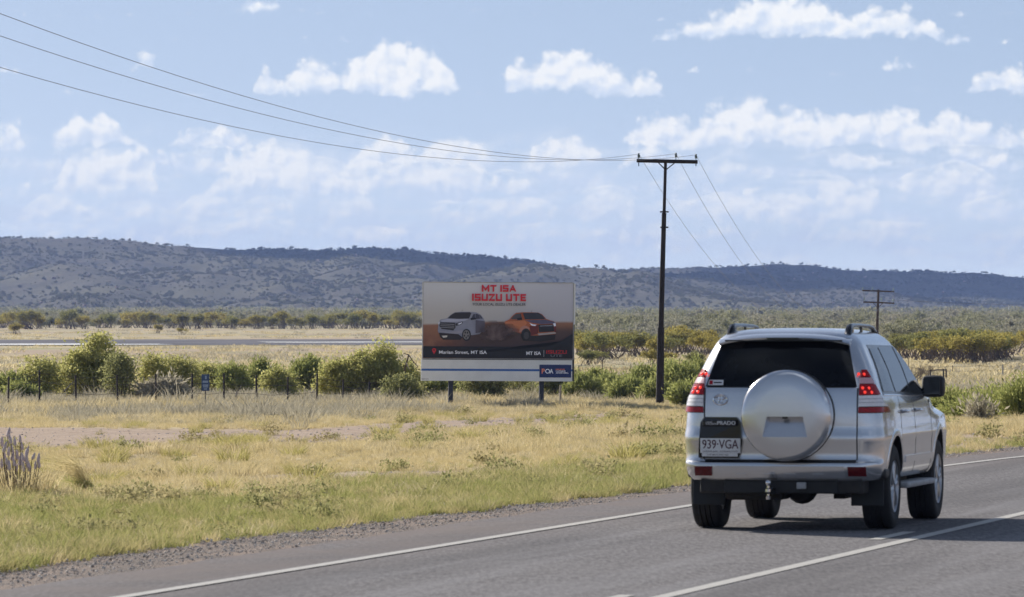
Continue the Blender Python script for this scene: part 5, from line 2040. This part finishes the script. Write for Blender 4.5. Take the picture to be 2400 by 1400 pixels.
    poly(P_, [(1425, 520), (1450, 516), (1450, 590), (1432, 590)], (84, 28, 28))
    poly(P_, [(1290, 522), (1415, 518), (1415, 524), (1290, 528)], (130, 128, 138))
    poly(P_, [(1184, 494), (1212, 508), (1256, 514), (1240, 526), (1204, 520)], (205, 206, 222))
    poly(P_, [(1418, 500), (1444, 494), (1447, 524), (1430, 530)], (190, 190, 206))
    poly(P_, [(1264, 602), (1440, 584), (1450, 600), (1280, 618)], (140, 132, 132))
    poly(P_, [(1108, 640), (1200, 622), (1280, 620), (1445, 606), (1438, 660), (1300, 680), (1120, 672)], (28, 23, 27))
    ell(P_, 1140, 590, 58, 66, (150, 104, 92), 2.0, 180, 330)
    ell(P_, 1150, 612, 48, 62, (22, 22, 26))
    ell(P_, 1154, 622, 26, 38, (52, 50, 54))
    poly(P_, [(1060, 448), (1106, 442), (1112, 466), (1064, 470)], (22, 22, 26))
    for x, y in ((510, 388), (1200, 392)):
        poly('printed_aerial', [(x, y), (x + 3, y), (x + 9, y - 22), (x + 7, y - 22)], (30, 30, 34))
    # printed dust between the two
    dm, n, out = new_mat('printed_dust')
    p = ocoord(n)
    g = n.n.new('ShaderNodeAttribute'); g.attribute_name = 'thin'
    nz = n.noise(p, 1.7, 8, .6, .2)
    c = n.mix(n.step(nz, .35, .65), srgb(58, 42, 43, 1.5), srgb(104, 88, 87, 1.5))
    tr = n.n.new('ShaderNodeBsdfTransparent')
    mx = n.n.new('ShaderNodeMixShader')
    n.l.new(n.math('MULTIPLY', n.step(n.math('ADD', nz, g.outputs['Fac']), .45, 1.35), .95), mx.inputs[0])
    n.l.new(tr.outputs[0], mx.inputs[1])
    n.l.new(pbsdf(n, c, .6).outputs[0], mx.inputs[2])
    n.l.new(mx.outputs[0], out.inputs[0])
    lay[0] += 2
    vs, fs, th = [], [], []
    nx, nyy = 34, 14
    for j in range(nyy + 1):
        for i in range(nx + 1):
            x = 560 + (1180 - 560) * i / nx; y = 440 + (680 - 440) * j / nyy
            vs.append(lp(*cp(x, y), ZP + lay[0] * .0012))
            u = (x - 870) / 230.0; w_ = (y - 585) / 95.0
            top = 470 + 75 * (abs(x - 760) / 240.0 if x < 760 else abs(x - 760) / 330.0)
            th.append(max(-.2, .85 - u * u * .9 - w_ * w_ * .5) if y > top - 20 else -.3)
        # rows run from the top of the plume to the ground
    for j in range(nyy):
        for i in range(nx):
            a = j * (nx + 1) + i
            fs.append((a, a + 1, a + nx + 2, a + nx + 1))
    me = mesh(vs, fs)
    at = me.attributes.new('thin', 'FLOAT', 'POINT'); at.data.foreach_set('value', np.array(th, np.float32))
    link('printed_dust', me, dm, poster)
    # dark footer with swept corner
    poly('footer_band', [(132, 733), (1290, 735), (1400, 722), (1500, 676), (1614, 600), (1614, 846), (132, 846)], (22, 22, 28), 1.6)

    def word(txt, x0, y0, x1, y1, c, bold=.02, k=2.0, par=poster, dep=None, sh=0):
        lay[0] += 1
        a = lp(*cp(x0, y1)); b = lp(*cp(x1, y0))
        d_ = (ZP + lay[0] * .0012) if dep is None else dep
        o = lettering('lettering', txt, mat_of(c, k), par, ((a.x + b.x) / 2, -d_, (a.z + b.z) / 2), b.x - a.x, b.z - a.z, bold, sh)
        return o
    GL = {'M': (1.12, [(0, 0, 0, 1), (0, 1, .5, .25), (.5, .25, 1, 1), (1, 1, 1, 0)]), 'T': (.86, [(0, 1, 1, 1), (.5, 1, .5, 0)]), 'I': (.0, [(.5, 0, .5, 1)]),
          'S': (.78, [(1, 1, 0, 1), (0, 1, 0, .5), (0, .5, 1, .5), (1, .5, 1, 0), (1, 0, 0, 0)]), 'A': (.95, [(0, 0, .5, 1), (.5, 1, 1, 0), (.2, .3, .8, .3)]),
          'U': (.82, [(0, 1, 0, 0), (0, 0, 1, 0), (1, 0, 1, 1)]), 'Z': (.80, [(0, 1, 1, 1), (1, 1, 0, 0), (0, 0, 1, 0)]), 'E': (.70, [(0, 0, 0, 1), (0, 1, 1, 1), (0, .5, .9, .5), (0, 0, 1, 0)])}

    def block_word(txt, x0, y0, x1, y1, c, st=.25):
        # heavy block capitals drawn stroke by stroke
        lay[0] += 2
        a = lp(*cp(x0, y1)); b = lp(*cp(x1, y0))
        hgt = b.z - a.z
        adv = sum(.42 if ch == ' ' else GL[ch][0] * .78 + st + .13 for ch in txt) - .13
        kx = (b.x - a.x) / adv
        vs, fs = [], []
        x = 0.0
        for ch in txt:
            if ch == ' ':
                x += .42
                continue
            w_, segs = GL[ch]
            w_ *= .78
            for k2, (u0, v0, u1, v1) in enumerate(segs):
                p0 = np.array([x + st / 2 + u0 * w_, st / 2 + v0 * (1 - st)]); p1 = np.array([x + st / 2 + u1 * w_, st / 2 + v1 * (1 - st)])
                if w_ == 0:
                    p0[0] = p1[0] = x + st / 2
                d_ = (p1 - p0) / np.linalg.norm(p1 - p0)
                nn = np.array([-d_[1], d_[0]]) * st / 2
                ex = d_ * st / 2
                q = [p0 - ex - nn, p1 + ex - nn, p1 + ex + nn, p0 - ex + nn]
                y_ = -(ZP + lay[0] * .0012 + .0004 * k2)
                fs.append(tuple(len(vs) + i for i in range(4)))
                vs += [(a.x + np.clip(t[0], x, x + w_ + st) * kx, y_, a.z + np.clip(t[1], 0, 1) * hgt) for t in q]
            x += w_ + st + .13
        link('lettering', mesh(vs, fs), mat_of(c, 2.0), poster)
    block_word('MT ISA', 708, 120, 1050, 188, (165, 24, 38))
    block_word('ISUZU UTE', 612, 208, 1148, 280, (165, 24, 38))
    word('YOUR LOCAL ISUZU UTE DEALER', 614, 300, 1146, 326, (18, 18, 26), .015)
    word('Marian Street, MT ISA', 288, 774, 762, 812, (190, 190, 198), .018)
    word('MT ISA', 1154, 780, 1300, 814, (190, 190, 198), .03)
    poly('divider', [(1327, 765), (1331, 765), (1331, 832), (1327, 832)], (150, 150, 158))
    block_word('ISUZU', 1352, 766, 1556, 800, (150, 24, 30), .2)
    word('UTE', 1396, 808, 1512, 832, (92, 92, 100), .02)
    # map pin
    pin = [(238 + 20 * math.cos(R(a)), 772 - 20 * math.sin(R(a)) * 1.05) for a in range(-20, 201, 20)] + [(238, 812)]
    poly('map_pin', pin, (160, 26, 36))
    ell('map_pin', 238, 770, 8, 9, (26, 24, 30))
    # maker's panel on the lower sheet
    word('O', 1345, 952, 1392, 998, (210, 210, 216), .01, par=low, dep=.058)
    word('A', 1388, 952, 1425, 998, (210, 210, 216), .01, par=low, dep=.0582)
    word('P', 1310, 950, 1340, 998, (206, 120, 90), .02, par=low, dep=.0584)
    word('PARADISE', 1450, 950, 1540, 964, (206, 110, 80), .015, par=low, dep=.058)
    word('OUTDOOR', 1450, 967, 1548, 981, (210, 210, 216), .015, par=low, dep=.058)
    word('ADVERTISING', 1450, 984, 1575, 998, (210, 210, 216), .015, par=low, dep=.058)
    word('B05274731', 120, 1054, 186, 1063, (40, 40, 46), .005, par=low, dep=.052)
    # legs
    for x, w_ in ((1057.5, 10.5), (1270.5, 10.5)):
        a = lp(x - w_ / 2, 900); b = lp(x + w_ / 2, 886)
        MB().box(((a.x + b.x) / 2, .25, b.z / 2 - .15), (b.x - a.x, .2, b.z + .3), bev=.01).build('leg', blue_dark, root)


build_billboard()


# ------------------------------------------------------------------ power poles and lines
M['pole_wood'] = pmat('dark_weathered_pole', (0.014, 0.010, 0.011), (0.028, 0.020, 0.019), 3, 0.85, bmp=0.4)
M['pole_wood2'] = pmat('brown_weathered_pole', (0.06, 0.04, 0.03), (0.10, 0.07, 0.055), 3, 0.85)
M['insulator'] = pmat('glazed_green_insulator', (0.06, 0.09, 0.08), (0.10, 0.13, 0.12), 20, 0.2)
M['pale_insulator'] = pmat('pale_green_glass_insulator', (0.35, 0.45, 0.42), (0.25, 0.36, 0.33), 20, 0.15)
M['wire'] = pmat('grey_aluminium_wire', (0.16, 0.16, 0.18), (0.22, 0.22, 0.24), 3, 0.5, 0.3)


def insulator(loc, s, mat, parent):
    return MB().lathe([(.015, -.16), (.015, .02), (.05, .03), (.06, .05), (.04, .07), (.035, .09), (.06, .10), (.055, .125), (.03, .14), (.03, .16), (.045, .17), (.03, .19), (.005, .195)], 'z', loc, 12).build('insulator', mat, parent, True)


def build_poles():
    Y = 250.0
    k = Y / F
    b = W(1546, 968, Y)
    gz = ghs(b.x, Y)
    root = empty('power_pole', (b.x, Y, gz - .1))
    tag(root, 'tall dark wooden power pole with one crossarm right of the billboard', 'power pole')

    def L(px, py):
        p = W(px, py, Y)
        return (p.x - b.x, 0, p.z - gz + .1)
    MB().tube([(0, 0, -.2), L(1549, 768)], [.165, .135], 16).build('lower_sleeve', M['pole_wood'], root, True)
    MB().tube([(L(1549, 768)[0], 0, L(1549, 768)[2] - .1), L(1552.5, 640), L(1556.5, 500)], [.108, .100, .092], 16).build('shaft', M['pole_wood'], root, True)
    MB().tube([L(1556.4, 505), L(1560, 374)], [.065, .06], 12).build('top_shaft', M['pole_wood'], root, True)
    for py in (497, 533):
        p = L(1557, py)
        MB().box(p, (.34 if py == 497 else .32, .26, .055)).build('clamp_bracket', M['pole_wood'], root)
    a, c = L(1492, 377), L(1635, 380)
    MB().tube([(a[0], -.1, a[2]), (c[0], -.1, c[2])], .075, 4).build('crossarm', M['pole_wood'], root)
    for px in (1541, 1584):
        MB().tube([(L(px, 380)[0], -.1, L(px, 380)[2]), (L(1560, 399)[0], -.06, L(1560, 399)[2])], .022, 5).build('brace', M['pole_wood'], root)
    tops = []
    for px, py in ((1497, 377), (1584, 376), (1631, 379)):
        q = L(px, py)
        insulator((q[0], -.1, q[2] + .10), 1, M['insulator'], root)
        tops.append(Vector((q[0] + b.x, Y - .1, q[2] + gz - .1 + .26)))
    for px in (1497, 1631):
        q = L(px, 384)
        MB().tube([(q[0], -.1, q[2] + .04), (q[0], -.1, q[2] - .10)], .02, 6).build('bolt', M['pole_wood'], root)
    # second pole
    Y2 = 475.0
    b2 = W(2056, 860, Y2)
    g2 = ghs(b2.x, Y2)
    r2 = empty('power_pole', (b2.x, Y2, g2 - .1))
    tag(r2, 'distant brown power pole with two crossarms above the car roof', 'power pole')

    def L2(px, py):
        p = W(px, py, Y2)
        return (p.x - b2.x, 0, p.z - g2 + .1)
    MB().tube([(0, 0, -.2), L2(2056, 760), L2(2059, 679)], [.13, .11, .085], 10).build('shaft', M['pole_wood2'], r2, True)
    for y0, y1, xa, xb in ((681, 684, 2021, 2096), (708, 711, 2023, 2096)):
        a, c = L2(xa, y0), L2(xb, y1)
        MB().tube([(a[0], -.1, a[2]), (c[0], -.1, c[2])], .055, 4).build('crossarm', M['pole_wood2'], r2)
    for px in (2046, 2070):
        MB().tube([(L2(px, 710)[0], -.1, L2(px, 710)[2]), (L2(2057, 722)[0], -.05, L2(2057, 722)[2])], .025, 5).build('brace', M['pole_wood2'], r2)
    t2 = []
    for px, py in ((2022, 682), (2045, 682), (2094, 684), (2026, 706), (2066, 707), (2093, 710)):
        q = L2(px, py)
        insulator((q[0], -.1, q[2] + .10), 1, M['pale_insulator'], r2)
        t2.append(Vector((q[0] + b2.x, Y2 - .1, q[2] + g2 - .1 + .2)))
    for px in (2024, 2095):
        MB().tube([(L2(px, 683)[0], -.12, L2(px, 683)[2]), (L2(px + 1, 696)[0], -.2, L2(px, 696)[2]), (L2(px, 709)[0], -.12, L2(px, 709)[2])], .012, 4).build('jumper_wire', M['wire'], r2)

    def wire(a, b_, sag, label, group, r=.0075):
        pts = []
        for i in range(41):
            t = i / 40
            p = a.lerp(b_, t)
            p.z -= 4 * sag * t * (1 - t)
            pts.append(p)
        o = MB().tube(pts, r, 5).build('power_line', M['wire'], None, True)
        tag(o, label, 'power line', group)
    for t, dx, dz, lb in zip(tops, (-1.5, 0, 1.0), (-.25, 0, .15), ('lowest of the three power lines rising to the upper left corner', 'middle one of the three power lines rising to the upper left', 'topmost of the three power lines rising to the upper left corner')):
        wire(t, Vector((-15.0 + dx, 100.0, 9.0 + dz)), 1.75, lb, 'power lines running left')
    for t, e, lb in zip(tops, (t2[0], t2[1], t2[2]), ('left one of three lines dropping from the near pole towards the far pole', 'middle one of three lines dropping from the near pole towards the far pole', 'right one of three lines dropping from the near pole towards the far pole')):
        wire(t, e, 4.6, lb, 'power lines running to the far pole', .0075)
    wire(t2[5], Vector((t2[5].x + 60, Y2 + 40, t2[5].z + .8)), .9, 'single line leaving the far pole to the right', None, .012)


build_poles()


# ------------------------------------------------------------------ fences and small things
M['post'] = pmat('dark_steel_post', (0.022, 0.018, 0.018), (0.045, 0.032, 0.028), 7, 0.8)
M['fence_wire'] = pmat('rusty_fence_wire', (0.07, 0.055, 0.05), (0.11, 0.085, 0.075), 5, 0.7)
M['pale_post'] = pmat('pale_timber_post', (0.42, 0.38, 0.34), (0.30, 0.27, 0.24), 6, 0.85)


def fence(posts, label, rad, wires, sag=0.03, mat='post', lean=0.02, seed=1, wr=.008, group=None, box=True):
    """posts: (px, Y, top row or None, height)"""
    rng = np.random.default_rng(seed)
    P = []
    for px, Y, top, h in posts:
        g = on_ground(px, Y)
        hh = (W(px, top, Y).z - g.z) if top else h
        P.append((g, max(hh, .6)))
    root = empty('wire_fence', P[0][0])
    tag(root, label, 'fence', group)
    o = P[0][0]
    heads = []
    for g, hh in P:
        lx, ly = rng.normal() * lean, rng.normal() * lean
        b = g - o
        t = b + Vector((lx * hh, ly * hh, hh))
        MB().tube([b - Vector((0, 0, .3)), t], [rad, rad * .85], 8 if rad > .04 else 6).build('post', M[mat], root)
        heads.append((b, t))
    for f in wires:
        mb = MB()
        for (b0, t0), (b1, t1) in zip(heads[:-1], heads[1:]):
            a = b0.lerp(t0, f); c = b1.lerp(t1, f)
            m_ = (a + c) / 2 - Vector((0, 0, sag * rng.uniform(.5, 2.5)))
            mb.tube([a, a.lerp(m_, .6) - Vector((0, 0, .01)), m_, m_.lerp(c, .4), c], wr, 4, False)
        mb.build('wire', M['fence_wire'], root)
    return root


fence([(18, 240, None, 1.3), (92, 243, 868, 0), (178, 246, 879, 0), (277, 246, 879, 0), (366, 246, 877, 0), (450, 246, 876, 0), (525, 247, 875, 0), (602, 250, 880, 0), (674, 253, 883, 0), (742, 255, 876, 0), (804, 258, 889, 0), (865, 261, 894, 0),
       (920, 264, None, 1.1), (975, 267, None, 1.1), (1032, 270, None, 1.0), (1091, 272, 903, 0), (1150, 274, None, 1.0), (1210, 276, None, 1.0), (1268, 278, None, 1.0), (1326, 280, None, 1.0)],
      'dark post and wire fence running behind the grass from left to billboard', .042, (.45, .72, .93), seed=3)
fence([(1357, 385, 872, 0), (1412, 388, None, .9), (1478, 392, 868, 0), (1491, 380, 864, 0), (1529, 396, None, .95), (1592, 400, None, .95), (1624, 404, 866, 0), (1700, 408, None, .9)], 'thin fence in the field behind the power pole', .035, (.5, .9), seed=5)
fence([(2150, 236, None, 1.0), (2220, 232, 913, 0), (2265, 226, 914, 0), (2310, 232, 912, 0), (2356, 236, 912, 0), (2410, 230, None, 1.0), (2480, 226, None, 1.0)], 'thin fence crossing the field right of the door mirror', .022, (.3, .6, .9), seed=7)
fence([(2130, 385, None, 1.4), (2180, 388, 858, 0), (2233, 392, 857, 0), (2295, 396, 856, 0), (2350, 398, 856, 0), (2420, 402, None, 1.4)], 'farther thin fence in the pale field at right', .024, (.4, .9), seed=8)
fence([(2181, 345, 871, 0), (2212, 345, 873, 0), (2217, 345, 875, 0)], 'low dark rail frame standing in the field above the mirror', .045, (.92,), 0.0, seed=9, wr=.035)


def post_thing(px, Y, y0, rad, mat, label, cat='post', name='marker_post'):
    g = on_ground(px, Y)
    t = W(px, y0, Y)
    o = MB().tube([(0, 0, -.2), (0.01, 0, (t.z - g.z) * .96), (0.01, 0, t.z - g.z)], [rad, rad * .92, rad * .6], 8).build(name, M[mat], None, loc=g)
    tag(o, label, cat)


post_thing(1313, 250, 903, .045, 'pale_post', 'pale grey post standing right of the right billboard leg')
post_thing(2350, 372, 854, .05, 'pale_post', 'pale timber post by the far fence at right')


def warning_sign():
    Y = 245.2
    c = W(481.5, 897, Y)
    root = empty('fence_sign', (c.x, Y, ghs(c.x, Y)))
    tag(root, 'small blue notice hanging on the fence', 'sign')
    gz = root.location.z
    k = Y / F
    face = pmat('blue_sign_face', (0.03, 0.065, 0.16), (0.045, 0.085, 0.19), 6, 0.4)
    pale = pmat('pale_sign_print', (0.34, 0.42, 0.55), (0.26, 0.34, 0.47), 8, 0.5)
    MB().box((0, 0, c.z - gz), (18.5 * k, .02, 39 * k), bev=.004).build('sign_panel', face, root)
    for dy, w_, h_ in ((-12, 4, 8), (-2, 13, 5), (6, 13, 3), (10, 12, 2.5), (15, 8, 2.5)):
        MB().box(((1 if dy == -12 else 0) * k, -.0125, c.z - gz - dy * k), (w_ * k, .004, h_ * k)).build('print', pale, root)
    MB().tube([(0, .02, -.2), (0, .02, c.z - gz + 15 * k)], .02, 6).build('stake', M['post'], root)


warning_sign()


def dead_branch(pts, r0, label, mat):
    P = [W(*p) for p in pts[0]]
    o0 = P[0]
    mb = MB().tube([p - o0 for p in P], [r0 * (1 - .7 * i / (len(P) - 1)) for i in range(len(P))], 6)
    for br in pts[1:]:
        Q = [W(*p) - o0 for p in br]
        mb.tube(Q, [r0 * .5 * (1 - .6 * i / (len(Q) - 1)) for i in range(len(Q))], 5)
    o = mb.build('dead_branch', M[mat], None, True, loc=o0)
    tag(o, label, 'branch')


dead_branch([[(553, 932, 252), (556, 918, 252), (563, 910, 252), (568, 895, 252)]], .05, 'forked bleached dead stick leaning behind the fence', 'dead_wood')
dead_branch([[(940, 905, 262), (950, 862, 261), (958, 832, 260), (966, 845, 260), (980, 860, 260)], [(958, 832, 260), (945, 828, 260)], [(952, 850, 260.6), (960, 866, 260)], [(980, 860, 260), (974, 863, 260)]], .05, 'dark dead branch jutting from the large bush towards the billboard', 'twig')
dead_branch([[(1275, 952, 244), (1286, 948, 244), (1298, 944, 244), (1303, 943, 244)]], .035, 'white fallen stick at the foot of the right billboard leg', 'dead_wood')
dead_branch([[(150, 918, 244.5), (165, 902, 245), (176, 893, 245.6)]], .03, 'slanting stay leaning on the second fence post', 'post')


# far white sheds and mast on the airfield side
def sheds():
    wm = pmat('white_roof_sheet', (0.80, 0.80, 0.78), (0.7, 0.7, 0.69), .3, .4)
    Y = 1700.0
    for i in range(6):
        px = 667 + i * 6.4
        g = on_ground(px, Y)
        root = empty('white_shed', g)
        tag(root, ('leftmost tiny white-roofed shed of the row beyond the runway', 'second tiny white shed from the left beyond the runway', 'third tiny white shed from the left beyond the runway', 'fourth tiny white shed from the left beyond the runway', 'fifth tiny white shed from the left beyond the runway', 'rightmost tiny white-roofed shed of the row beyond the runway')[i], 'shed', 'row of white sheds beyond the runway')
        k = Y / F
        zt = W(px, 751.5, Y).z - g.z
        MB().box((0, 0, zt * .4), (5.0 * k, 4, zt * .8)).build('wall', wm, root)
        vs = [(-2.9 * k, -2.4, zt * .8), (2.9 * k, -2.4, zt * .8), (2.9 * k, 2.4, zt * .8), (-2.9 * k, 2.4, zt * .8), (-2.9 * k, 0, zt), (2.9 * k, 0, zt)]
        MB().add(vs, [(0, 1, 5, 4), (2, 3, 4, 5), (0, 4, 3), (1, 2, 5), (3, 2, 1, 0)]).build('roof', wm, root)
    for px, y0, Yd, lb in ((733, 737, 1700, 'thin white mast right of the white sheds'), (1775, 723, 1900, 'thin pale mast above the left end of the car roof'), (1957, 731, 1900, 'thin pale mast just left of the far power pole'), (2160, 735, 1900, 'thin pale mast right of the far power pole'), (2364, 716, 2100, 'thin pale mast near the right picture edge')):
        g = on_ground(px, Yd); t = W(px, y0, Yd)
        o = MB().tube([(0, 0, 0), (0, 0, t.z - g.z)], [.16, .1], 6).build('mast', wm, None, loc=g)
        tag(o, lb, 'mast')


sheds()


# ------------------------------------------------------------------ drifting clouds over the hills (their shade falls on the slopes), haze
def cloud_deck():
    cm, n, out = new_mat('white_cloud')
    p = ocoord(n)
    f = n.noise(p, .01, 5)
    d = n.n.new('ShaderNodeBsdfDiffuse'); t = n.n.new('ShaderNodeBsdfTranslucent')
    c = n.mix(n.step(f, .3, .7), (.86, .87, .9), (.92, .92, .93))
    n.put(d.inputs[0], c); n.put(t.inputs[0], c)
    mx = n.n.new('ShaderNodeMixShader'); mx.inputs[0].default_value = .12
    n.l.new(d.outputs[0], mx.inputs[1]); n.l.new(t.outputs[0], mx.inputs[2]); n.l.new(mx.outputs[0], out.inputs[0])
    rng = np.random.default_rng(17)
    for (tx, ty, rx, ry, lb) in CLOUD_SHADE:
        hz = 1500.0
        c = Vector((tx, ty, 40)) + sd * (hz / sd.z)
        bm = bmesh.new()
        for k in range(9):
            off = Vector((rng.uniform(-.75, .75) * rx, rng.uniform(-.75, .75) * ry, rng.uniform(0, 60)))
            r = rng.uniform(.42, .62)
            Mx = Matrix.Translation(off) @ Matrix.Diagonal((rx * r, ry * r, 90, 1))
            res = bmesh.ops.create_icosphere(bm, subdivisions=3, radius=1, matrix=Mx)
            for v in res['verts']:
                q = v.co - off
                v.co = off + q * (1 + (float(fbm(q.x / 60 + k, q.y / 60 + q.z / 40, 3, 5 + k)) - .5) * .5)
        me = bpy.data.meshes.new('cloud'); bm.to_mesh(me); bm.free()
        me.polygons.foreach_set('use_smooth', [True] * len(me.polygons))
        o = link('cloud', me, cm, None, loc=c)
        tag(o, lb, 'cloud', 'clouds over the hills')


CLOUD_SHADE = [(560, 6350, 380, 420, 'cloud high over the right-hand hills, above the picture'), (40, 5600, 230, 200, 'smaller cloud high over the middle hills, above the picture')]
cloud_deck()


def haze():
    mb = MB().box((0, 2750, 45.0), (8000, 11500, 102))
    m = bpy.data.materials.new('haze_air')
    m.use_nodes = True
    nt = m.node_tree
    nt.nodes.clear()
    out = nt.nodes.new('ShaderNodeOutputMaterial')
    v = nt.nodes.new('ShaderNodeVolumePrincipled')
    v.inputs['Color'].default_value = (0.38, 0.54, 1.0, 1)
    v.inputs['Density'].default_value = 0.00007
    v.inputs['Anisotropy'].default_value = 0.0
    nt.links.new(v.outputs[0], out.inputs['Volume'])
    o = mb.build('haze', m)
    tag(o, 'thin blue air between the road and the hills', None, None, 'stuff')


haze()
